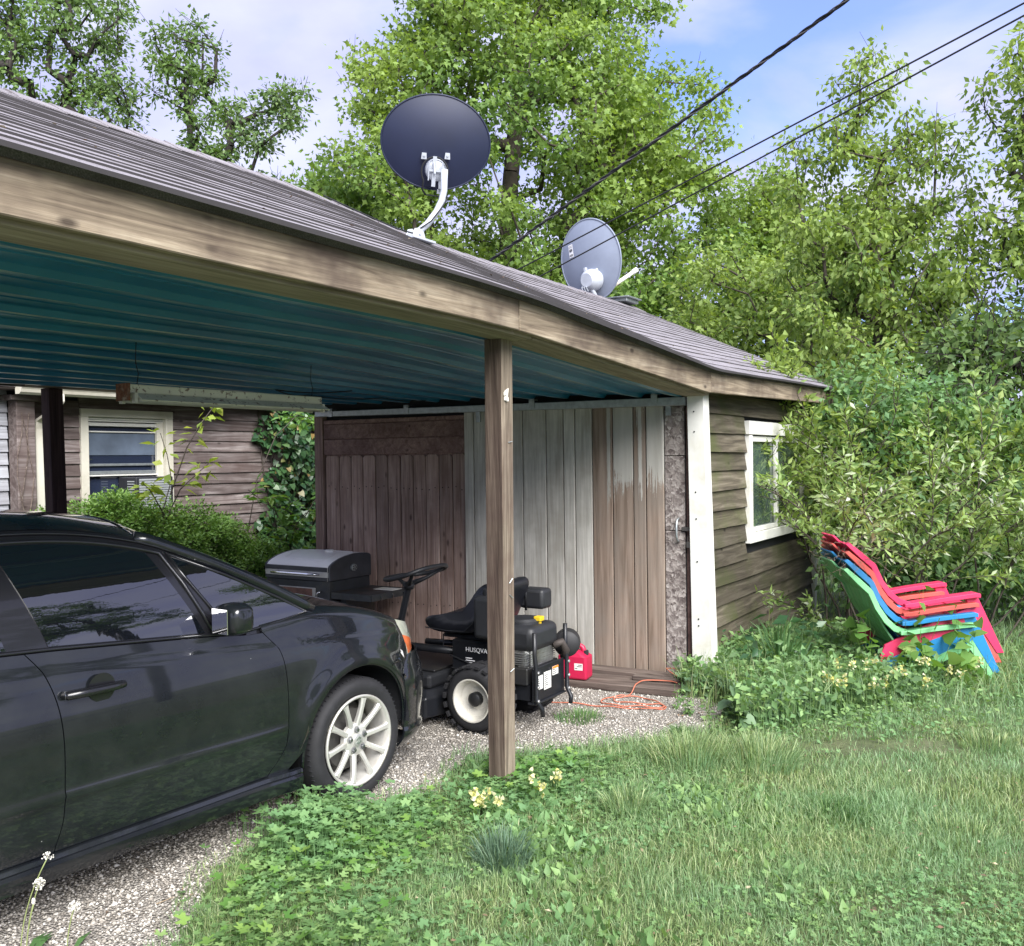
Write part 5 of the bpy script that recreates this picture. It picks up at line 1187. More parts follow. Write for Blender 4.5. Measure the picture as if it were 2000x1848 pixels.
    m=MB(); m.grid(lambda a,b:(-2.69-.50*a,(.50+.10*a)*(b*2-1),1.415-.04*abs(b*2-1)**3-.335*a),6,12); m.build('rear_glass',GLASS,t,smooth=True,solid=.005)
    m=MB(); m.grid(lambda a,b:(-3.15-.46*a,.68*(b*2-1)*(1-.08*a),1.09+.02*(1-abs(b*2-1)**2)-.02*a*a),6,12); m.build('boot_lid',PAINT,t,smooth=True,solid=.012)
    m=MB(); m.box(-3.4,.55,-.70,.70,.17,.20); m.build('underbody',DARK,t)
    # wheels
    r=.312; rr=.222; w=.205
    tyre=MB(); tyre.lathe([(rr-.004,-w+.02),(rr+.012,-w+.004),(rr+.05,-w-.002),(r-.022,-w+.006),(r-.004,-w+.028),(r,-w+.045),(r,-.045),(r-.004,-.028),(r-.022,-.006),(rr+.05,.002),(rr+.02,-.002),(rr+.006,-.012),(rr-.004,-.02)],64,closed=True); TY=tyre.mesh('tyre',RUB,True)
    ribs=MB()
    for zc in (-w*.3,-w*.5,-w*.7): ribs.lathe([(r+.0006,zc-.004),(r+.0006,zc+.004)],64)
    ribs.f=[f for f in ribs.f if len(f)==4]; ribs.m=ribs.m[:len(ribs.f)]
    for k in range(72):
        a=2*math.pi*k/72
        for zz,dz in ((-.036,.012),(-w+.036,-.012)):
            Mk=Matrix.Rotation(a,4,'Z')@Matrix.Translation((r-.0045,0,zz)); b=MB().box(-.001,.0049,-.0018,.0018,-.012,.012); b.xf(Mk); ribs.add(b.v,b.f)
    RB=ribs.mesh('tread',DARK)
    rim=MB(); rim.lathe([(rr+.004,-.006),(rr+.006,.004),(rr-.004,.006),(rr-.012,-.004),(rr-.02,-.03),(rr-.026,-.10),(rr-.02,-w+.02),(rr,-w+.02)],56); rim.f=[f for f in rim.f if len(f)==4]; rim.m=rim.m[:len(rim.f)]; RM=rim.mesh('rim',ALLOY,True)
    hub=MB(); hub.lathe([(.085,-.05),(.082,-.028),(.068,-.018),(.036,-.016),(.034,-.012),(.0,-.010)],36); HB=hub.mesh('hub',ALLOY,True); HB.set_sharp_from_angle(angle=R(40))
    spk=MB(); st=[(.060,-.021,.0165,.030),(.085,-.016,.0150,.028),(.12,-.009,.0135,.026),(.16,-.003,.0130,.024),(.19,.0,.0150,.024),(.21,.001,.021,.026)]
    vs=[];fs=[]
    for x,z,hw,th in st: vs+=[(x,-hw,z-.007),(x,-hw*.55,z),(x,hw*.55,z),(x,hw,z-.007),(x,hw*.8,z-th),(x,-hw*.8,z-th)]
    for i in range(len(st)-1):
        a=i*6
        for j in range(6): fs.append((a+j,a+(j+1)%6,a+6+(j+1)%6,a+6+j)[::-1])
    spk.add(vs,fs); SP=spk.mesh('spoke',ALLOY,False)
    disc=MB(); disc.lathe([(0,-.075),(.15,-.075),(.155,-.085),(.155,-.095),(0,-.095)],36); disc.lathe([(0,-.15),(rr-.03,-.15)],36); DS=disc.mesh('brake_disc',plain('brake_steel',(.10,.095,.09),.55,.7),False)
    nut=MB(); nut.lathe([(.0125,-.012),(.0125,.002),(.0095,.009),(0,.010)],6); NU=nut.mesh('lug_nut',CHR,False)
    sk=MB(); sk.lathe([(.0185,-.02),(.0185,-.0155)],16); SK=sk.mesh('nut_recess',plain('recess_grey',(.18,.18,.17),.5),False)
    cap=MB(); cap.lathe([(.030,-.012),(.030,-.007),(.027,-.0055),(0,-.0055)],28); CA=cap.mesh('centre_cap',plain('cap_silver',(.50,.50,.48),.3,.6),True); CA.set_sharp_from_angle(angle=R(40))
    em=MB(); a=.019   # angular S emblem
    em.prism([(a*.95,a*.45),(a*.05,a),(-a*.95,a*.30),(-a*.55,a*.0),(a*.05,a*.42),(a*.30,a*.28),(-a*.95,-a*.62),(-a*.05,-a*1.15),(a*.95,-a*.42),(a*.55,-a*.12),(-a*.05,-a*.52),(-a*.30,-a*.40),(a*.95,a*.45)][:12],Matrix(),-.0055,-.0035); EM=em.mesh('emblem',plain('emblem_dark',(.16,.19,.16),.35,.4),False)
    for cx in (0,-2.5):
        for side in (-1,1):
            base=Matrix.Translation((cx,side*.838,r))@Matrix.Rotation(R(90)*(-side),4,'X')
            W_=linkobj('wheel',TY,t); W_.matrix_local=base
            for nme,me in (('tread',RB),('rim',RM),('hub',HB),('brake_disc',DS),('centre_cap',CA),('emblem',EM)): linkobj(nme,me,W_)
            for k in range(10): linkobj('spoke',SP,W_,rot=(0,0,2*math.pi*k/10+.12))
            for k in range(5):
                a=2*math.pi*k/5+R(95); linkobj('lug_nut',NU,W_,loc=(.052*math.cos(a),.052*math.sin(a),-.012)); linkobj('nut_recess',SK,W_,loc=(.052*math.cos(a),.052*math.sin(a),.0))
car()
# ================================================================ VEGETATION
OVAL=(np.array([(0,0,0),(.27,.42,.05),(0,1,-.06),(-.27,.42,.05)]),np.array([(0,1,2),(0,2,3)]))
NARROW=(np.array([(0,0,0),(.12,.45,.03),(0,1,-.06),(-.12,.45,.03)]),np.array([(0,1,2),(0,2,3)]))
MAPLE=(np.array([(0,0,0),(.5,.36,.06),(.17,.55,0),(0,1,-.08),(-.17,.55,0),(-.5,.36,.06)]),np.array([(0,1,2),(0,2,3),(0,3,4),(0,4,5)]))
IVY=(np.array([(0,.1,0),(.42,.05,.03),(.36,.5,.03),(0,1,-.05),(-.36,.5,.03),(-.42,.05,.03)]),np.array([(0,1,2),(0,2,3),(0,3,4),(0,4,5)]))
def _lob():
    v=[(0,0,0)]; n=10
    for k in range(n+1):
        a=R(-65)+R(310)*k/n+R(0); r=1 if k%2==0 else .62; v.append((r*.55*math.sin(a-R(0)),r*.55*-math.cos(a+math.pi)*1.0,.05*(k%2)))
    return np.array(v),np.array([(0,k,k+1) for k in range(1,n+1)])
def lobed():
    v=[(0,0,0)]; n=14
    for k in range(n):
        a=R(-150)+R(300)*k/(n-1); r=.55 if k%3!=2 else .36; v.append((r*math.sin(a),r*math.cos(a),.07 if k%3!=2 else .02))
    return np.array(v),np.array([(0,k+1,k) for k in range(1,n)])
LOBED=lobed()
def leaves(C,size,tpl,rg,up=.6,droop=.3,tip=None,lift=None):
    n=len(C); T,F=tpl; k=len(T)
    nz=rg.normal(size=(n,3)); nz/=np.linalg.norm(nz,axis=1,keepdims=True); nz=nz*(1-up)+np.array([0,0,1])*up if lift is None else nz*(1-up)+lift*up
    nz/=np.linalg.norm(nz,axis=1,keepdims=True)+1e-9
    t=rg.normal(size=(n,3)) if tip is None else tip+rg.normal(size=(n,3))*.45
    t[:,2]-=droop*1.4; t-=nz*np.sum(t*nz,axis=1,keepdims=True)*.85; t/=np.linalg.norm(t,axis=1,keepdims=True)+1e-9
    x=np.cross(t,nz); x/=np.linalg.norm(x,axis=1,keepdims=True)+1e-9; z=np.cross(x,t)
    s=np.asarray(size)[:,None,None]
    V=C[:,None,:]+s*(T[None,:,0:1]*x[:,None,:]+T[None,:,1:2]*t[:,None,:]+T[None,:,2:3]*z[:,None,:])
    return V.reshape(-1,3),(F[None]+np.arange(n)[:,None,None]*k).reshape(-1,3)
def joinvf(parts):
    Vs=[];Fs=[];b=0
    for V,F in parts: Vs.append(V); Fs.append(F+b); b+=len(V)
    return np.concatenate(Vs),np.concatenate(Fs)
def tubes(segs,n=5):
    """segs: array of (p0,p1,r0,r1)"""
    P0_=np.array([s[0] for s in segs],float);P1_=np.array([s[1] for s in segs],float);r0=np.array([s[2] for s in segs]);r1=np.array([s[3] for s in segs])
    d=P1_-P0_; d/=np.linalg.norm(d,axis=1,keepdims=True)+1e-9
    a=np.where(np.abs(d[:,2:3])<.9,np.array([[0,0,1.]]),np.array([[1.,0,0]])); x=np.cross(d,a); x/=np.linalg.norm(x,axis=1,keepdims=True)+1e-9; y=np.cross(d,x)
    ang=np.arange(n)*2*np.pi/n; ring=np.cos(ang)[None,:,None]*x[:,None,:]+np.sin(ang)[None,:,None]*y[:,None,:]
    V=np.concatenate([P0_[:,None]+ring*r0[:,None,None],P1_[:,None]+ring*r1[:,None,None]],axis=1).reshape(-1,3)
    F=np.array([(k,(k+1)%n,n+(k+1)%n,n+k) for k in range(n)]); F=np.concatenate([F[:,[0,1,2]],F[:,[0,2,3]]])
    return V,(F[None]+np.arange(len(segs))[:,None,None]*2*n).reshape(-1,3)
def sample_lobes(lobes,n,rg,shell=.5):
    vol=np.array([l[3]*l[4]*l[5] for l in lobes])**.8; vol/=vol.sum(); idx=rg.choice(len(lobes),n,p=vol); L=np.array(lobes)[idx]
    d=rg.normal(size=(n,3)); d/=np.linalg.norm(d,axis=1,keepdims=True); r=rg.random(n)**(1/3.); r=r*(1-shell)+shell*np.maximum(r,rg.random(n)**.33)
    return L[:,:3]+d*L[:,3:6]*r[:,None]
BARK=plain('bark',(.060,.048,.038),.9,var=.45,scale=6,bump=.6); BARK_D=plain('dark_bark',(.028,.022,.02),.9,var=.4,scale=6)
def tree(name,label,base,lobes,ncl,lpc,size,tpl,lmat,trunk_r,seed,clr=.45,bark=None,trunkpts=None,up=.35,droop=.35,tipr=.006,step=.55,group=None,cat='tree',twigs=3,bare=0,shell=.5,flat=.75):
    rg=np.random.default_rng(seed); base=np.array(base,float)
    t=thing(name,label,cat,tuple(base),0,group)
    C=sample_lobes([(l[0]-base[0],l[1]-base[1],l[2]-base[2],l[3],l[4],l[5]) for l in lobes],ncl,rg,shell)
    C[:,2]=np.maximum(C[:,2],.15)
    # trunk nodes
    top=C[:,2].max()*.82; mid=np.mean(C,axis=0)
    tp=trunkpts or [(0,0,0),(mid[0]*.15,mid[1]*.15,top*.3),(mid[0]*.5,mid[1]*.5,top*.6),(mid[0]*.9,mid[1]*.9,top)]
    tp=[np.array(p,float) for p in tp]; nodes=[tp[0]]; par=[-1]
    for a,b in zip(tp,tp[1:]):
        m=max(2,int(np.linalg.norm(b-a)/step))
        for k in range(1,m+1): nodes.append(a+(b-a)*k/m+rg.normal(size=3)*np.array([.05,.05,.02])*min(1,step)); par.append(len(nodes)-2)
    N=[np.array(p) for p in nodes]; arr=np.zeros((60000,3)); cnt=len(N); arr[:cnt]=np.array(N)
    axis=np.array([mid[0],mid[1]])*.5
    order=np.argsort(np.hypot(C[:,0]-axis[0],C[:,1]-axis[1])+.35*np.abs(C[:,2]-top*.5)); tips=[]
    for i in order:
        c=C[i]; d=c-arr[:cnt]; dist=np.linalg.norm(d,axis=1); cost=dist+1.1*np.maximum(0,-d[:,2]+.25*np.hypot(d[:,0],d[:,1]))
        j=int(np.argmin(cost)); p=arr[j].copy(); m=max(1,int(dist[j]/step)); last=j; 
        for k in range(1,m+1):
            w=k/m; q=p+(c-p)*w; q[2]+=-.12*dist[j]*math.sin(w*math.pi)*(.5 if d[j,2]>0 else -.3)
            if k<m: q+=rg.normal(size=3)*.06*step/.55
            arr[cnt]=q; par.append(last); last=cnt; cnt+=1
            if cnt>=59990: break
        tips.append(last)
        if cnt>=59990: break
    par=np.array(par); rad=np.zeros(cnt); acc=np.zeros(cnt)
    for i in tips: acc[i]+=tipr**2.4
    for i in range(cnt-1,0,-1):
        if acc[i]==0: acc[i]=tipr**2.4
        acc[par[i]]+=acc[i]
    rad=acc**(1/2.4); rad*=1; k=trunk_r/rad[0]; rad=tipr+(rad-tipr)*(trunk_r-tipr)/(rad[0]-tipr)
    segs=[(arr[par[i]],arr[i],rad[par[i]] if rad[par[i]]<rad[i]*2 else rad[i]*1.35,rad[i]) for i in range(1,cnt)]
    # twigs
    for i in tips:
        for _ in range(twigs):
            e=arr[i]+rg.normal(size=3)*clr*.75; segs.append((arr[i],e,tipr*.8,tipr*.35))
    if bare:
        for i in rg.choice(tips,min(bare,len(tips)),replace=False):
            e=arr[i]+rg.normal(size=3)*np.array([.3,.3,.25])*clr*2.4+np.array([0,0,clr*1.3]); segs.append((arr[i],e,tipr,tipr*.4))
    V,F=tubes(segs); linkobj('trunk',fastmesh('trunk',V,F,bark or BARK,True),t)
    # leaves
    n=int(ncl*lpc); ci=rg.integers(0,len(C),n); off=rg.normal(size=(n,3))*clr*np.array([1,1,flat])*.55
    Cl=C[ci]+off; sz=size*rg.uniform(.6,1.25,n)
    V,F=leaves(Cl,sz,tpl,rg,up,droop,tip=off/(clr+1e-6)); linkobj('crown',fastmesh('crown',V,F,lmat),t)
    return t
G_MAPLE=leafmat('maple_leaf',[(0,(.065,.115,.030)),(.5,(.10,.175,.045)),(1,(.17,.25,.065))],.42,patch=(.20,.27,.06),patch_scale=.33)
G_DARK=leafmat('dark_leaf',[(0,(.05,.09,.035)),(.6,(.085,.14,.05)),(1,(.15,.21,.08))],.35,patch=(.10,.17,.04),patch_scale=.4)
G_ASH=leafmat('ash_leaf',[(0,(.075,.13,.035)),(.5,(.135,.205,.055)),(1,(.24,.30,.09))],.42,patch=(.20,.27,.07),patch_scale=.7)
G_YEL=leafmat('yellow_leaf',[(0,(.13,.19,.03)),(.6,(.23,.29,.05)),(1,(.34,.38,.10))],.42)
G_SILV=leafmat('silver_leaf',[(0,(.085,.15,.05)),(.45,(.17,.25,.085)),(.82,(.28,.36,.16)),(1,(.56,.60,.44))],.38,rough=.4,patch=(.22,.31,.08),patch_scale=1.8)
G_YEW=leafmat('hedge_leaf',[(0,(.06,.12,.03)),(.5,(.12,.22,.055)),(1,(.22,.33,.09))],.35,patch=(.17,.29,.075),patch_scale=2.2)
G_IVY=leafmat('ivy_leaf',[(0,(.016,.045,.020)),(.6,(.035,.085,.030)),(.93,(.07,.13,.045)),(1,(.22,.14,.05))],.2,rough=.35,spec=.5)
G_BOX=leafmat('box_elder_leaf',[(0,(.06,.14,.03)),(.6,(.11,.21,.05)),(1,(.18,.28,.07))],.42)
G_WEED=leafmat('weed_leaf',[(0,(.065,.125,.045)),(.5,(.12,.205,.075)),(1,(.20,.30,.11))],.38,patch=(.12,.23,.105),patch_scale=1.4)
G_WEED2=leafmat('blue_weed_leaf',[(0,(.045,.085,.045)),(.6,(.08,.14,.075)),(1,(.15,.22,.13))],.3,patch=(.06,.12,.04),patch_scale=1.2)
# --- background trees
T_M=tree('maple_tree','big bright green maple filling the view behind the dishes',(.1,20,0),
  [(.1,20,8.2,3.3,3.0,3.6),(0,20,12.2,2.6,2.4,2.4),(-2.5,19.6,6.3,1.5,1.9,2.4),(2.7,20,6.6,1.8,1.9,2.4),(4.2,20,5.2,1.3,1.5,1.5),(-2.0,20,9.4,1.35,1.6,1.4),(2.3,20,10.0,1.3,1.5,1.5),(3.4,20,8.4,1.2,1.4,1.2),(-1.0,20,4.6,2.2,2,1.4),(1.4,19.6,4.6,2.2,2,1.5)],
  950,110,.120,MAPLE,G_MAPLE,.30,11,clr=.40,trunkpts=[(0,0,0),(.05,0,3.2),(-.15,0,6.5),(.1,0,9.5),(0,0,12.5)],up=.30,droop=.5,tipr=.008,twigs=2,flat=.6)
T_L1=tree('locust_tree','tall sparse tree with dark forked limbs at the far left above the roof',(-12.2,27,0),
  [(-13.6,27,11.6,1.4,1.3,2.0),(-11.6,27,11.8,1.1,1.2,2.2),(-12.6,27,14.6,1.9,1.6,1.6),(-14.8,27,14.2,1.2,1.3,1.6),(-12.0,27,9.2,1.9,1.4,1.2),(-14.6,27,9.2,1.4,1.3,1.3)],
  230,62,.17,OVAL,G_DARK,.24,21,clr=.36,bark=BARK_D,trunkpts=[(0,0,0),(.1,0,5),(-.1,0,8.5),(.15,0,12)],tipr=.011,twigs=4,bare=120,group='tall trees behind the roof')
T_L2=tree('locust_tree','tall sparse tree whose long right limb reaches out against the cloud',(-8.6,27,0),
  [(-9.1,27,12.9,1.0,1.1,1.5),(-8.4,27,11.3,1.0,1.1,1.3),(-6.9,27,11.2,1.15,.9,.8),(-6.2,27,11.9,.6,.7,.6),(-8.6,27,9.2,1.5,1.2,1.2),(-7.1,27,9.0,1.2,1.1,.9),(-10.3,27,9.4,.9,1,1.2),(-6.4,27,7.6,1.4,1.2,1.0)],
  210,62,.16,OVAL,G_DARK,.23,22,clr=.33,bark=BARK_D,trunkpts=[(0,0,0),(.2,0,4.5),(.0,0,7.6),(-.35,0,10.2),(-.5,0,12.4)],tipr=.011,twigs=4,bare=90,group='tall trees behind the roof')
tree('young_maple','low yellow-green maple between the sparse trees and the big maple',(-4.6,22.5,0),
  [(-4.9,22.5,6.2,1.5,1.4,2.0),(-3.7,22,7.3,1.0,1.1,1.3),(-6.3,22.8,5.4,1.4,1.3,1.3)],300,50,.17,MAPLE,G_MAPLE,.14,23,clr=.5,tipr=.007)
tree('young_maple','bright leafy tree filling the gap right of the big maple',(6.4,21,0),[(6.2,21,5.6,1.5,1.4,1.7),(7.2,21,4.4,1.4,1.3,1.5),(5.4,21,7.0,1.1,1.2,1.1),(7.6,21,6.2,1.0,1.1,1.1)],330,70,.125,MAPLE,G_MAPLE,.14,28,clr=.36,tipr=.007)
tree('shrubby_tree','yellowish leafy tree rising behind the end of the shed roof',(4.6,16.5,0),
  [(3.9,16.5,4.3,1.2,1.1,1.3),(5.0,16.5,3.8,1.1,1.1,1.4),(3.0,16.2,3.0,1.1,1,1.0),(4.6,16.5,2.4,1.8,1.2,1.1),(5.6,16.8,5.0,.8,.9,1.0)],300,70,.115,OVAL,G_ASH,.12,24,clr=.30,tipr=.006)
tree('ash_tree','upright young ash with drooping leaflets right of the wires',(5.0,13,0),
  [(4.95,13,6.45,.55,.6,.85),(4.5,13,5.4,.8,.8,.9),(5.6,13,5.5,.75,.8,.8),(4.35,13,4.4,.75,.8,.8),(5.3,13,4.3,1.1,.9,.9),(4.6,12.8,3.2,1.0,.9,.8),(5.7,12.8,3.2,1.0,.9,.8)],
  300,62,.098,OVAL,G_ASH,.10,25,clr=.21,bark=BARK,up=.2,droop=.75,tipr=.005,twigs=4,bare=40,step=.4)
tree('walnut_tree','loose tree with bare upper twigs at the right edge beside the ash',(6.9,12.2,0),
  [(6.55,12.2,6.5,.45,.6,.7),(7.25,12.2,5.8,.7,.8,1.0),(6.5,12.2,4.9,.7,.8,.8),(7.3,12,4.2,1.0,.9,.9),(6.3,12,3.6,1.0,.9,.7),(7.6,12,6.6,.5,.6,.7)],
  200,58,.105,OVAL,G_ASH,.10,26,clr=.21,bark=BARK_D,up=.25,droop=.55,tipr=.005,twigs=4,bare=70,step=.4)
tree('crooked_tree','dark crooked trunk with shaded leaves behind the silvery shrub',(6.35,10.6,0),
  [(5.7,10.4,2.9,.8,.7,.55),(6.6,10.4,3.0,.9,.8,.6),(5.0,10.4,2.5,.7,.6,.5),(6.9,10.6,2.2,.6,.6,.6)],
  170,45,.11,OVAL,G_DARK,.13,27,clr=.30,bark=BARK_D,trunkpts=[(0,0,0),(.1,0,.9),(-.05,0,1.7),(-.35,0,2.3),(-.7,0,2.8)],tipr=.007,twigs=4,bare=60,step=.35)
# --- hedgerow behind the chairs
tree('leafy_shrub','broad green shrub behind the stack of chairs',(4.3,9.7,0),[(4.1,9.7,1.3,.9,.7,.8),(5.0,9.6,1.0,.9,.7,.7),(3.75,10.0,2.1,.55,.6,.7),(4.5,9.9,2.0,.8,.7,.5),(3.9,9.3,.7,.8,.6,.5)],330,62,.085,OVAL,G_WEED,.05,31,clr=.24,tipr=.004,step=.25,cat='shrub',shell=.3)
tree('leafy_shrub','low green shrub at the field edge beyond the chairs',(6.0,9.6,0),[(6.0,9.6,.8,.9,.7,.6),(6.9,9.8,1.1,.9,.7,.8),(5.3,9.2,.5,.7,.6,.4)],230,60,.085,OVAL,G_WEED,.04,32,clr=.24,tipr=.004,step=.25,cat='shrub',shell=.3)
SLIM=(np.array([(0,0,0),(.17,.42,.04),(0,1,-.07),(-.17,.42,.04)]),np.array([(0,1,2),(0,2,3)]))
def stemshrub(name,lab,base,stems,lmat,size,seed,space=.02,group=None,tpl=SLIM,arch=.055,side=.9):
    """stems: list of (x,y,dirx,diry,length,count) growing from the ground, arching over, with leafy side shoots"""
    rg=np.random.default_rng(seed); base=np.array(base,float); t=thing(name,lab,'shrub',tuple(base),0,group); segs=[];C=[];tp=[]
    def shoot(p,d,L,r,lev):
        n=max(4,int(L/.11)); st=L/n; pts=[p]
        for k in range(n):
            d=d+rg.normal(size=3)*.10+np.array([0,0,-arch*(1+lev)*(k/n)*1.6]); d=d/np.linalg.norm(d); q=p+d*st
            w0=1-k/n*.75; segs.append((p,q,r*w0,r*(w0-.75/n)))
            if lev>0 or k/n>.30:
                m=int(st/space)+(rg.random()<(st/space)%1)
                for _ in range(m):
                    s_=rg.normal(size=3); s_-=d*np.dot(s_,d); s_/=np.linalg.norm(s_)+1e-9; C.append(p+d*st*rg.random()+s_*.006); tp.append(s_*.9+d*.75+np.array([0,0,.15]))
            if lev<2 and k/n>.22 and rg.random()<side:
                s_=rg.normal(size=3); s_[2]=abs(s_[2])*.6; s_/=np.linalg.norm(s_); shoot(q.copy(),d*.55+s_*.75,L*(.42-.12*lev)*(1.05-k/n)*rg.uniform(.7,1.2),r*.5,lev+1)
            p=q
    for x,y,dx,dy,L,cnt in stems:
        for _ in range(cnt):
            p=np.array([x,y,0.])+np.append(rg.normal(size=2)*.07,0)-base; d=np.array([dx,dy,1.0])+rg.normal(size=3)*.16; d/=np.linalg.norm(d); shoot(p,d,L*rg.uniform(.75,1.12),.011,0)
    C=np.array(C);tp=np.array(tp); V,F=tubes(segs,4); linkobj('stem',fastmesh('stem',V,F,BARK),t)
    V,F=leaves(C,size*rg.uniform(.6,1.2,len(C)),tpl,rg,.35,.05,tip=tp*1.5); linkobj('foliage',fastmesh('foliage',V,F,lmat),t); return len(C)
nl=[stemshrub('silver_shrub','green and silver narrow-leaved shrub reaching over the shed window and corner',(3.0,8.4,0),[(3.12,8.5,.02,.0,2.4,3),(3.05,8.3,-.62,-.32,1.15,1),(3.2,8.6,.06,.1,2.9,3),(3.4,8.45,.25,-.05,2.4,3),(3.0,8.1,-.25,-.40,1.0,1)],G_SILV,.082,33,.024),
 stemshrub('silver_shrub','arching silvery shrub hanging over the chairs',(4.0,8.35,0),[(3.75,8.45,.05,.0,2.4,2),(4.05,8.35,.35,-.10,2.1,3),(4.25,8.3,.75,-.25,1.9,3),(3.85,8.3,-.15,-.1,2.0,1)],G_SILV,.085,34,.024),
 stemshrub('leafy_shrub','upright leafy shrub standing at the far end of the shed eave',(3.15,9.1,0),[(3.12,9.2,-.04,.0,2.9,3),(3.3,9.3,.05,.05,3.0,3)],G_ASH,.090,36,.026),
 stemshrub('leafy_shrub','tall yellow-green shrub behind the shed corner and window',(3.75,9.6,0),[(3.7,9.6,-.12,-.05,3.0,4),(4.0,9.7,.15,.0,2.9,4),(4.6,9.7,.25,0,2.8,4)],G_ASH,.095,35,tpl=OVAL)]
print('shrub leaves',nl)
# --- clipped evergreen hedge between carport and house
def hedge(lab,u,v,lobes,seed,n):
    b=bl(u,v); L=[]
    for du,dv,z,ru,rv,rz in lobes:
        p=bl(u+du,v+dv,z); L.append((p.x,p.y,z,(ru+rv)/2,(ru+rv)/2,rz))
    tree('evergreen_shrub',lab,tuple(b),L,n,70,.042,OVAL,G_YEW,.04,seed,clr=.10,tipr=.003,step=.14,up=.55,droop=-.5,cat='shrub',twigs=2,group='clipped evergreens along the house',shell=.8)
hedge('clipped evergreen shrub under the cream house window',1.20,5.35,[(0,0,.86,.50,.45,.52),(-.35,.0,.80,.42,.4,.50),(.45,0,.88,.44,.40,.54),(.3,-.1,1.24,.2,.2,.22)],41,430)
hedge('rounded evergreen shrub under the bare siding right of the window',2.5,5.38,[(0,0,.80,.50,.42,.46),(.42,.05,.66,.44,.4,.46),(-.35,0,.82,.44,.4,.48)],42,430)
hedge('low evergreen shrub beside the grill',3.1,5.05,[(0,0,.45,.42,.38,.40),(.35,.1,.35,.35,.35,.32)],43,230)
# --- ivy
def ivy():
    rg=np.random.default_rng(5); n=7500; u=rg.uniform(3.95,6.6,n); z=rg.uniform(0.02,2.75,n)
    edge=4.02+.10*np.sin(z*5)+.12*np.sin(z*11+1)+np.where(z<1.1,(1.1-z)*.1,0); k=u>edge+rg.normal(size=n)*.05; u=u[k]; z=z[k]; n=len(u)
    th=np.clip((u-3.95)*.9,.05,.30); v=HV-.03-rg.random(n)*th-.10*np.abs(np.sin(u*4+z*3))
    C=np.array([list(bl(a,b,c)) for a,b,c in zip(u,v,z)]); lift=np.tile(np.array(-VA)*.8+np.array([0,0,.45]),(n,1))
    V,F=leaves(C,rg.uniform(.05,.10,n),IVY,rg,.62,.9,lift=lift)
    t=thing('ivy','dark glossy ivy climbing the right part of the house wall','ivy',(0,0,0)); linkobj('foliage',fastmesh('ivy',V,F,G_IVY),t)
    segs=[]
    for s in range(16):
        p=np.array(bl(4.1+s*.16,HV-.03,.02)); 
        for k in range(16):
            q=p+np.array(UA)*rg.normal()*.03+np.array([0,0,.16]); segs.append((p,q,.007,.006)); p=q
    V,F=tubes(segs,4); linkobj('stem',fastmesh('ivystem',V,F,BARK),t)
ivy()
# --- saplings with hand-set stems
def sapling(name,lab,stems,lmat,size,per,seed,tpl=OVAL,spread=.06,cat='sapling',compound=False,start=.35):
    rg=np.random.default_rng(seed); base=Vector(stems[0][0]); t=thing(name,lab,cat,tuple(base)); segs=[];C=[];tp=[]
    for st in stems:
        P=[Vector(p)-base for p in st]
        for i,(a,b) in enumerate(zip(P,P[1:])):
            n=4
            for k in range(n):
                segs.append((a.lerp(b,k/n),a.lerp(b,(k+1)/n),.008*(1-(i+k/n)/len(P)*.75),.008*(1-(i+(k+1)/n)/len(P)*.75)))
        tot=len(P)-1
        for _ in range(per):
            w=start+(1-start)*rg.random(); i=min(int(w*tot),tot-1); p=P[i].lerp(P[i+1],w*tot-i)
            d=Vector(rg.normal(size=3)); d.z*=.4; d.normalize(); 
            if compound:
                L=rg.uniform(.14,.26); segs.append((p,p+d*L,.003,.002))
                for s in range(7):
                    q=p+d*L*(.35+.65*(s//2)/3); sd=d.cross(Vector((0,0,1))).normalized()*(1 if s%2 else -1); 
                    if s==6: sd=d
                    C.append(q); tp.append(sd*.8+d*.4)
            else:
                q=p+d*rg.uniform(.01,spread); C.append(q); tp.append(d)
    C=np.array([tuple(c) for c in C]); tp=np.array([tuple(c) for c in tp])
    V,F=tubes(segs,5); linkobj('stem',fastmesh('stem',V,F,BARK),t)
    V,F=leaves(C,size*rg.uniform(.65,1.2,len(C)),tpl,rg,.55,.45,tip=tp*1.4); linkobj('foliage',fastmesh('foliage',V,F,lmat),t)
B5=lambda u,v,z:bl(u,v,z)
sapling('sapling','slim sapling with yellow-lit leaves in front of the house window',[[B5(2.0,5.25,0),B5(2.02,5.2,.9),B5(1.98,5.15,1.25),B5(2.05,5.1,1.55),B5(2.0,5.1,1.8),B5(1.85,5.0,2.0)],[B5(2.02,5.2,1.1),B5(2.15,5.1,1.45),B5(2.3,5.0,1.62),B5(2.45,5.0,1.72)],[B5(2.0,5.15,1.2),B5(1.8,5.1,1.45),B5(1.65,5.0,1.52)],[B5(2.03,5.1,1.4),B5(2.15,5.0,1.85),B5(2.25,4.9,2.1),B5(2.42,4.9,2.28)]],G_YEL,.125,26,51,spread=.09)
sapling('sapling','thin arching sapling with drooping leaves before the ivy',[[B5(3.15,5.3,0),B5(3.2,5.3,.9),B5(3.3,5.25,1.5),B5(3.55,5.2,2.0),B5(3.9,5.2,2.25),B5(4.2,5.2,2.2)]],G_BOX,.12,16,52,compound=True,start=.75)
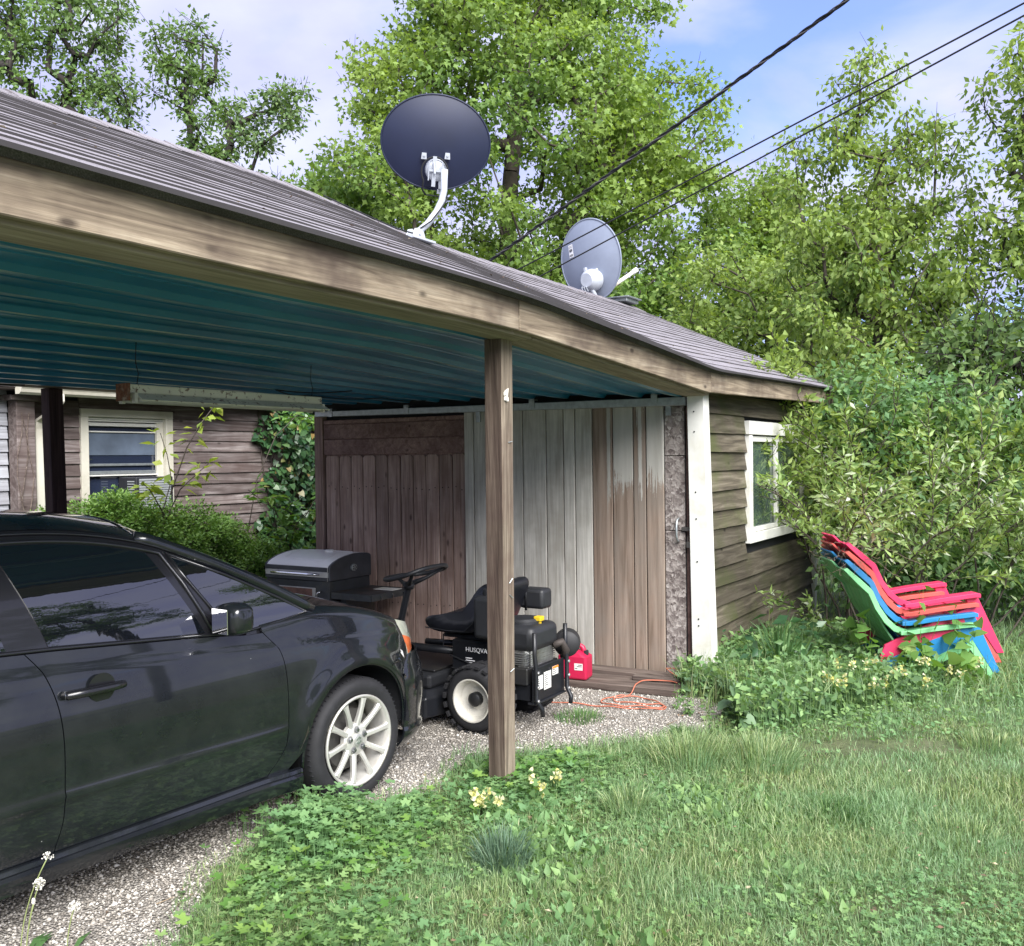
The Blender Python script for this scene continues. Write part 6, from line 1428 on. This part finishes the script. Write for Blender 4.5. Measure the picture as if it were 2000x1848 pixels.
sapling('sapling','spreading sapling with pale compound leaves between hedge and ivy',[[B5(3.5,5.1,0),B5(3.45,5.05,.7),B5(3.3,5.0,1.2),B5(2.9,4.95,1.42)],[B5(3.5,5.1,.6),B5(3.8,5.0,1.1),B5(4.1,5.0,1.42),B5(4.4,5.0,1.5)],[B5(3.5,5.1,.3),B5(3.9,4.9,.7),B5(4.1,4.8,.9)],[B5(3.5,5.1,.4),B5(3.4,4.9,.9),B5(3.6,4.8,1.15)]],G_BOX,.115,13,53,compound=True,start=.4)
# ================================================================ LAWN AND WEEDS
def blades(X,Y,h,w,rg,lean=.45,z0=0):
    n=len(X); a=rg.uniform(0,2*np.pi,n); dx,dy=np.cos(a),np.sin(a); b=rg.uniform(0,2*np.pi,n); lx,ly=np.cos(b)*lean*rg.random(n),np.sin(b)*lean*rg.random(n)
    V=np.zeros((n,5,3)); 
    for k,(hh,ww,ln) in enumerate(((0,-1,0),(0,1,0),(.55,-.8,.35),(.55,.8,.35),(1,0,1))):
        V[:,k,0]=X+dx*w*ww*.5+lx*h*ln; V[:,k,1]=Y+dy*w*ww*.5+ly*h*ln; V[:,k,2]=z0+h*hh*np.sqrt(np.maximum(.15,1-(lx**2+ly**2)*ln))
    F=np.array([(0,1,2),(1,3,2),(2,3,4)]); return V.reshape(-1,3),(F[None]+np.arange(n)[:,None,None]*5).reshape(-1,3)
def vnoise(x,y,s,seed=0):
    r=np.zeros_like(x)
    rg=np.random.default_rng(seed)
    for k in range(5):
        a=rg.uniform(0,6.28); f=s*rg.uniform(.6,1.7); r+=np.sin((x*np.cos(a)+y*np.sin(a))*f+rg.uniform(0,6.28))
    return r/5
SHEDPOLY=[tuple(bl(2.6,-.02)[:2]),tuple(bl(6.6,-.02)[:2]),tuple(bl(6.6,3.75)[:2]),tuple(bl(2.6,3.75)[:2])]
G_GRASS=leafmat('grass_blade',[(0,(.065,.105,.045)),(.45,(.135,.20,.085)),(.8,(.225,.29,.125)),(1,(.38,.40,.24))],.32,rough=.4,patch=(.135,.235,.125),patch_scale=1.2)
def lawn():
    rg=np.random.default_rng(3); P=[]
    for (y0,y1,n,hh,ww) in ((2.6,4.2,125000,.050,.0030),(4.2,6.2,115000,.055,.0038),(6.2,9.5,80000,.062,.0058),(9.5,24,50000,.09,.012)):
        hw=.66; m=int(n*1.0); y=rg.uniform(y0,y1,m); x=rg.uniform(-1,1,m)*(y*hw)
        if y0<4: x=rg.uniform(-2.0,2.5,m)
        ing=inpoly(x,y,GEDGE); ed=edgedist(x,y,GEDGE); keep=~ing|((ed<.10)&(rg.random(m)<.25)); keep&=~inpoly(x,y,SHEDPOLY)
        if y0>6: keep&=(x>.2)|(y>9.6)
        # bare worn patch
        bd=np.hypot((x-2.15)/.75,(y-5.52)/.13)+.35*vnoise(x,y,9,4); keep&=(bd>1)|(rg.random(m)<.15)
        bd=np.hypot((x-1.6)/.45,(y-3.55)/.12)+.5*vnoise(x,y,9,5); keep&=(bd>1)|(rg.random(m)<.35)
        nn=vnoise(x,y,3.2,6); keep&=rg.random(m)<(.85+.5*nn)
        x=x[keep];y=y[keep];nn=nn[keep]; h=hh*rg.uniform(.5,1.4,len(x))*(1+.55*vnoise(x,y,2.3,8)+.35*vnoise(x,y,7,9)); h=np.maximum(h,.014)
        P.append(blades(x,y,h,ww*rg.uniform(.7,1.3,len(x)),rg,.95))
    V,F=joinvf(P); o=linkobj('lawn_grass',fastmesh('lawn_grass',V,F,G_GRASS)); tag(o,'short uneven lawn grass in the foreground','grass',kind='stuff')
lawn()
G_TUFT=leafmat('tuft_blade',[(0,(.035,.085,.030)),(.6,(.07,.14,.045)),(1,(.14,.22,.07))],.3)
G_BTUFT=leafmat('blue_tuft_blade',[(0,(.035,.07,.042)),(.6,(.07,.12,.075)),(1,(.13,.19,.12))],.2)
def tuft(lab,x,y,r,h,n,seed,mat,w=.0042,name='grass_tuft',group='grass tufts in the lawn'):
    rg=np.random.default_rng(seed); a=rg.uniform(0,6.28,n); q=np.sqrt(rg.random(n))*r; X=q*np.cos(a);Y=q*np.sin(a); H_=h*rg.uniform(.5,1.15,n)*(1-.35*q/r)
    V=np.zeros((n,7,3)); ox,oy=X/r*.8+rg.normal(size=n)*.25,Y/r*.8+rg.normal(size=n)*.25; b=rg.uniform(0,6.28,n); dx,dy=np.cos(b)*w*.5,np.sin(b)*w*.5
    for k,(hh,ww,ln) in enumerate(((0,-1,0),(0,1,0),(.45,-.95,.16),(.45,.95,.16),(.8,-.6,.5),(.8,.6,.5),(1,0,1))):
        V[:,k,0]=X+dx*ww+ox*H_*ln*.8; V[:,k,1]=Y+dy*ww+oy*H_*ln*.8; V[:,k,2]=H_*(hh-.28*ln*ln*np.hypot(ox,oy))
    F=np.array([(0,1,2),(1,3,2),(2,3,4),(3,5,4),(4,5,6)]); o=linkobj(name,fastmesh(name,V.reshape(-1,3),(F[None]+np.arange(n)[:,None,None]*7).reshape(-1,3),mat),loc=(x,y,0)); tag(o,lab,'grass tuft',group)
tuft('blue-green grass tuft just below the front post',-.06,3.98,.11,.20,420,61,G_BTUFT)
tuft('dark green round grass tuft standing alone in the lawn',1.52,4.45,.17,.11,650,62,G_TUFT,.0034)
tuft('tall pale grass tuft at the gravel edge between post and shed',.98,5.25,.22,.24,700,63,G_GRASS,.004)
tuft('tall grass clump beside the bare worn path',1.35,5.25,.24,.22,750,64,G_GRASS,.004)
tuft('small grass tuft growing on the gravel by the cord',1.02,5.80,.07,.10,220,65,G_TUFT,.0035)
tuft('grass tuft under the rear of the mower',.42,6.18,.16,.09,420,66,G_TUFT,.0035)
tuft('grass clump between the leafy weeds and the lawn',.55,4.55,.13,.17,330,67,G_GRASS)
tuft('loose pale grass clump right of the dark round tuft',1.98,4.2,.20,.11,380,68,G_GRASS,.0036)
tuft('grass tuft at the end of the worn path',2.75,5.5,.16,.12,330,69,G_GRASS)
tuft('strap-leaved daylily clump against the dark shed siding',2.05,7.25,.16,.55,120,70,G_TUFT,.018,'daylily_clump',None)
def cover(name,lab,cat,n,region,size,tpl,mat,seed,hmin,hmax,up=.75,stems=True,dens=None,droop=.1):
    rg=np.random.default_rng(seed); x0,x1,y0,y1=region; m=n*4; x=rg.uniform(x0,x1,m); y=rg.uniform(y0,y1,m); k=dens(x,y,rg); x=x[k][:n];y=y[k][:n]; n=len(x)
    z=rg.uniform(hmin,hmax,n); C=np.stack([x,y,z],1); V,F=leaves(C,size*rg.uniform(.5,1.25,n),tpl,rg,up,droop); parts=[(V,F)]
    if stems:
        segs=[((a+rg.normal()*.01,b+rg.normal()*.01,0),(a,b,c),.0014,.001) for a,b,c in zip(x,y,z)]; parts.append(tubes(segs,3))
    V,F=joinvf(parts); o=linkobj(name,fastmesh(name,V,F,mat)); tag(o,lab,cat,kind='stuff'); return o
def d_ger(x,y,rg):
    # along the gravel edge left of and around the post
    px=np.interp(y,[2.9,3.3,3.7,4.1,4.4,4.6,4.9,5.2],[-1.35,-1.0,-1.08,-1.0,-.82,-.55,-.25,.1]); r=x-px; w=np.exp(-((r-.22)/.30)**2)*1.1*(.55+.6*vnoise(x,y,7,3)); w=np.where(r<-.05,w*.25,w); return rg.random(len(x))<w
cover('wild_geranium','bright lobed ground-cover leaves spilling over the gravel edge','ground cover',7600,(-1.5,.6,2.9,5.3),.036,LOBED,G_WEED,71,.015,.085,.8,dens=d_ger)
def d_mound(x,y,rg): return rg.random(len(x))<np.exp(-(((x+.86)/.20)**2+((y-4.25)/.2)**2))
cover('wild_geranium','scattered larger lobed leaves among the ground cover','ground cover',700,(-1.5,.9,2.9,5.3),.046,LOBED,G_BOX,79,.03,.11,.7,dens=d_ger)
cover('wild_geranium','taller mound of lobed leaves beside the front wheel','ground cover',1500,(-1.3,-.4,3.8,4.7),.044,LOBED,G_WEED,72,.04,.17,.75,dens=d_mound)
def d_clover(x,y,rg): return (rg.random(len(x))<np.clip(.30+.75*vnoise(x,y,3.5,12)-.12*np.maximum(0,x-.8),0,1))&~inpoly(x,y,GEDGE)
cover('clover','patches of broad small leaves through the lawn','ground cover',13000,(-1.3,2.6,2.7,5.4),.021,LOBED,G_WEED,73,.01,.045,.7,stems=False,dens=d_clover)
def d_plant(x,y,rg): return (rg.random(len(x))<np.clip(.2+.9*vnoise(x,y,4.5,15)-.25*np.abs(x-.25),0,1))&~inpoly(x,y,GEDGE)
cover('broad_weeds','broad upright weed leaves in the lawn by the post','ground cover',2600,(-.5,1.3,3.2,5.3),.055,OVAL,G_WEED,74,.004,.03,.4,stems=False,dens=d_plant,droop=-.9)
def d_far(x,y,rg): return rg.random(len(x))<np.clip(.4+.7*vnoise(x,y,2.5,17),0,1)
cover('lawn_weeds','low leafy weeds along the right of the lawn','ground cover',9000,(1.2,6.0,5.6,9.0),.042,OVAL,G_WEED,75,.01,.10,.6,stems=False,dens=lambda x,y,rg:d_far(x,y,rg)&~inpoly(x,y,SHEDPOLY)&~inpoly(x,y,GEDGE))
# weedy bank at the shed corner and under the chairs
def d_bank(x,y,rg):
    cx=np.interp(y,[5.9,6.4,7.0,7.6,8.4],[1.6,2.0,2.3,2.55,3.1]); hw=np.interp(y,[5.9,6.4,7.0,7.6,8.4],[.2,.6,1.0,.9,.8]); return (np.abs(x-cx)<hw*(1+.3*vnoise(x,y,5,19)))&(rg.random(len(x))<.8)&~inpoly(x,y,SHEDPOLY)&~((x>2.75)&(y>7.0)&(y<7.7)&(x<3.7)&(rg.random(len(x))<.7))
cover('bank_weeds','tangle of leafy weeds at the shed corner and round the chairs','weeds',9000,(1.2,4.0,5.8,8.6),.062,OVAL,G_WEED,76,.02,.24,.5,dens=d_bank)
cover('bank_weeds','darker lobed weeds low in the tangle by the shed corner','weeds',4200,(1.2,4.0,5.9,8.3),.058,IVY,G_WEED2,77,.02,.18,.55,dens=d_bank)
def bank_grass():
    rg=np.random.default_rng(44); n=15000; x=rg.uniform(1.2,4.6,n); y=rg.uniform(5.85,8.8,n); k=d_bank(x,y,rg)|((rg.random(n)<.35)&(y>6.3)&~inpoly(x,y,SHEDPOLY)); x=x[k];y=y[k]; h=rg.uniform(.10,.30,len(x))*(1+.4*vnoise(x,y,4,3))
    V,F=blades(x,y,h,rg.uniform(.004,.008,len(x)),rg,.9); o=linkobj('bank_grass',fastmesh('bank_grass',V,F,G_GRASS)); tag(o,'long grass mixed through the weeds at the shed corner','grass',kind='stuff')
bank_grass()
cover('lawn_weeds','large pale dock and plantain leaves scattered through the lawn','ground cover',420,(-.9,2.6,2.8,5.4),.048,OVAL,G_WEED,78,.01,.04,.55,stems=False,dens=d_clover)
def plants(name,labf,cat,spots,h,nleaf,lsize,tpl,lmat,seed,flower=None,group=None):
    rg=np.random.default_rng(seed)
    for i,(x,y,s) in enumerate(spots):
        segs=[];C=[];tp=[];FCS=[]
        for st in range(rg.integers(2,5)):
            dx,dy=rg.normal(size=2)*.10*s; H_=h*s*rg.uniform(.7,1.1); p=np.array([0,0,0.]); 
            for k in range(5):
                q=np.array([dx*(k+1)/5+rg.normal()*.006,dy*(k+1)/5+rg.normal()*.006,H_*(k+1)/5]); segs.append((p,q,.0028*(1-k*.15),.0026*(1-k*.15)))
                for _ in range(max(1,int(nleaf*(1-k/6)))):
                    a=rg.uniform(0,6.28); d=np.array([math.cos(a),math.sin(a),.1]); C.append(p+(q-p)*rg.random()+d*.01); tp.append(d)
                p=q
            FC=[]; FCS.append(FC)
            for _ in range(16): FC.append(p+rg.normal(size=3)*np.array([.010,.010,.018])*s)
        C=np.array(C);tp=np.array(tp)
        t=thing(name,labf(i),cat,(x,y,0),rg.uniform(0,6),group)
        V,F=tubes(segs,4); linkobj('stem',fastmesh('stem',V,F,lmat),t); V,F=leaves(C,lsize*s*rg.uniform(.5,1.2,len(C)),tpl,rg,.5,.35,tip=tp*1.6); linkobj('foliage',fastmesh('foliage',V,F,lmat),t)
        if flower:
            for FC in FCS: V,F=leaves(np.array(FC),rg.uniform(.018,.026,len(FC)),IVY,rg,.3,0); linkobj('flower_head',fastmesh('flower',V,F,flower),t)
M_FLOW=leafmat('pale_yellow_flower',[(0,(.42,.40,.10)),(1,(.70,.66,.30))],.3)
plants('yellow_wildflower',lambda i:'pale yellow wildflower in the weeds at the foot of the front post','wildflower',[(-.14,4.55,.8),(-.05,4.50,.75),(-.20,4.42,.6),(.10,4.62,.9),(.20,4.75,.8)],.17,2.4,.06,IVY,G_WEED,81,M_FLOW,'yellow wildflowers by the post')
plants('yellow_wildflower',lambda i:'pale yellow wildflower among the weeds between the shed corner and the chairs','wildflower',[(2.15,6.25,.9),(2.45,6.35,1),(2.75,6.45,.9),(3.0,6.6,.95),(3.2,6.75,.9),(3.75,6.85,1.1),(3.95,7.0,1),(2.2,6.6,1.1),(2.6,6.75,1.1)],.26,2.4,.06,IVY,G_WEED,82,M_FLOW,'yellow wildflowers by the chairs')
plants('tall_weed',lambda i:'tall broad-leaved weed growing up in front of the stacked chairs','weed',[(2.85,6.92,1.0),(3.05,6.88,1.1),(3.25,6.9,1.2),(3.4,6.92,1.1),(2.6,7.0,1.0),(2.7,7.15,1.2),(3.0,6.98,1.35)],.50,2.6,.10,IVY,G_BOX,83,None,'tall weeds before the chairs')
plants('tall_weed',lambda i:'leafy weed with blunt leaves against the dark shed siding','weed',[(1.75,6.95,1.0),(1.95,7.05,1.2),(2.15,7.15,1.0),(2.3,7.4,1.1)],.50,3,.10,OVAL,G_IVY,84,None,'weeds against the shed siding')
plants('seedling_weed',lambda i:'small leafy weed growing out of the gravel beside the orange cord','weed',[(1.16,6.25,.9),(1.25,6.1,1.0),(1.10,6.4,.8)],.22,5,.045,OVAL,G_WEED,85,None,'weeds by the cord')
plants('silver_thistle',lambda i:'grey-green broad-leaved weed at the shed corner','weed',[(1.42,6.0,1.0),(1.6,5.95,1.0)],.16,5,.15,IVY,G_WEED2,86,None,'grey weeds at the corner')
# vines over the chairs: dead brown tangle at the top of the backs
def vine():
    rg=np.random.default_rng(9); segs=[]
    for s in range(60):
        p=np.array([2.50+rg.normal()*.06,7.15+rg.normal()*.15,.95+rg.normal()*.05])
        d=rg.normal(size=3)
        for k in range(7):
            d=d*.7+rg.normal(size=3)*.5+np.array([.15,0,-.05]); q=p+d*.028; segs.append((p,q,.0016,.0015)); p=q
    V,F=tubes(segs,3); o=linkobj('dead_vine',fastmesh('dead_vine',V,F,plain('dry_stem',(.20,.15,.11),.9))); tag(o,'dry brown vine tangle over the chair backs','vine')
vine()
# dry leaf and twig litter on gravel, lawn and roof
def litter():
    rg=np.random.default_rng(77); n=520; x=rg.uniform(-2.6,2.6,n); y=rg.uniform(2.9,7.0,n); C=np.stack([x,y,np.where(inpoly(x,y,GEDGE),.014,.035)],1); k=~inpoly(x,y,SHEDPOLY); C=C[k]
    parts=[leaves(C,rg.uniform(.012,.035,len(C)),OVAL,rg,.7,0)]
    segs=[]
    for _ in range(70):
        p=np.array([rg.uniform(-2.2,1.3),rg.uniform(3.0,6.8),.014]); a=rg.uniform(0,6.28); L=rg.uniform(.04,.14)
        if inpoly(p[0:1],p[1:2],GEDGE)[0]: segs.append((p,p+np.array([math.cos(a)*L,math.sin(a)*L,.004]),.0022,.0014))
    parts.append(tubes(segs,4))
    rc=[]
    for _ in range(230):
        u=rg.uniform(-3,6); v=rg.uniform(-.25,2.0); rc.append(list(bl(u,v,roofz(u,v)+.012)))
    parts.append(leaves(np.array(rc),rg.uniform(.010,.03,len(rc)),OVAL,rg,.75,0))
    V,F=joinvf(parts); q=NT('dry_litter'); ge=q.t.nodes.new('ShaderNodeNewGeometry'); q.base(q.ramp(ge.outputs['Random Per Island'],[(0,(.09,.055,.035)),(.6,(.22,.15,.09)),(1,(.42,.36,.24))])); q.set(Roughness=.9)
    o=linkobj('leaf_litter',fastmesh('leaf_litter',V,F,q.m)); tag(o,'dry leaf bits and twigs scattered on gravel, lawn and roof','litter',kind='stuff')
litter()
# dandelion clocks in the near left corner
M_CLOCK=plain('dandelion_fluff',(.72,.70,.62),.9); M_STEM=plain('dandelion_stem',(.22,.26,.10),.6)
for i,(x,y,h,dx,lab) in enumerate(((-1.72,3.25,.36,.10,'tall leaning dandelion clock in front of the car sill'),(-1.70,3.25,.27,.05,'round dandelion clock beside the tall leaning one'),(-1.69,3.23,.21,.03,'half-open dandelion head low between the others'),(-1.56,3.25,.19,.03,'short fluffy dandelion clock nearest the gravel'))):
    t=thing('dandelion',lab,'dandelion',(x,y,0)); 
    m=MB(); P=[(dx*k*k/64,0,h*k/8) for k in range(9)]; m.tube(P,.0022,5); m.build('stem',M_STEM,t,smooth=True)
    rg=np.random.default_rng(90+i); m=MB()
    for k in range(46):
        d=Vector(rg.normal(size=3)).normalized(); 
        if i==0 and d.z<0: continue
        if i==2: d=Vector((d.x*.3,d.y*.3,abs(d.z)))
        e=Vector(P[-1])+d*.019; m.tube([Vector(P[-1]),e],.0003,3,caps=False); s=d.orthogonal()*.0026; s2=d.cross(s)
        m.add([e+s,e+s2*1.0,e-s,e-s2,e+d*.003],[(0,1,4),(1,2,4),(2,3,4),(3,0,4)])
    m.build('seed_head',M_CLOCK,t)
    b=MB(); 
    for a in (0,1.5,3.1,4.4): b.add([(0,0,.004),(.10*math.cos(a)-.012*math.sin(a),.10*math.sin(a)+.012*math.cos(a),.03),(.17*math.cos(a),.17*math.sin(a),.02),(.10*math.cos(a)+.012*math.sin(a),.10*math.sin(a)-.012*math.cos(a),.03)],[(0,1,2,3)])
    b.build('leaf',G_TUFT,t)
# --- trees on the far side of the lawn behind the photographer (they show in the car's paint and glass)
def copytree(src,lab,loc,rz,sc_):
    r=src.copy(); col.objects.link(r); r.location=loc; r.rotation_euler=(0,0,rz); r.scale=(sc_,)*3; r['label']=lab; r['group']='trees across the lawn'
    for ch in list(src.children):
        c=ch.copy(); col.objects.link(c); c.parent=r
for src,lab,loc,rz,s in ((T_L1,'sparse tree across the lawn facing the carport',(12,3.2,0),1,.72),(T_L2,'sparse tree across the lawn near the field',(14.5,7.5,0),2,.75),(T_L2,'sparse tree across the lawn by the road',(13,-3,0),3,.75),(T_M,'maple by the road end of the drive',(-9,-13,0),4,.8),(T_M,'maple far across the lawn',(24,-4,0),2.5,.8)):
    copytree(src,lab,loc,rz,s)
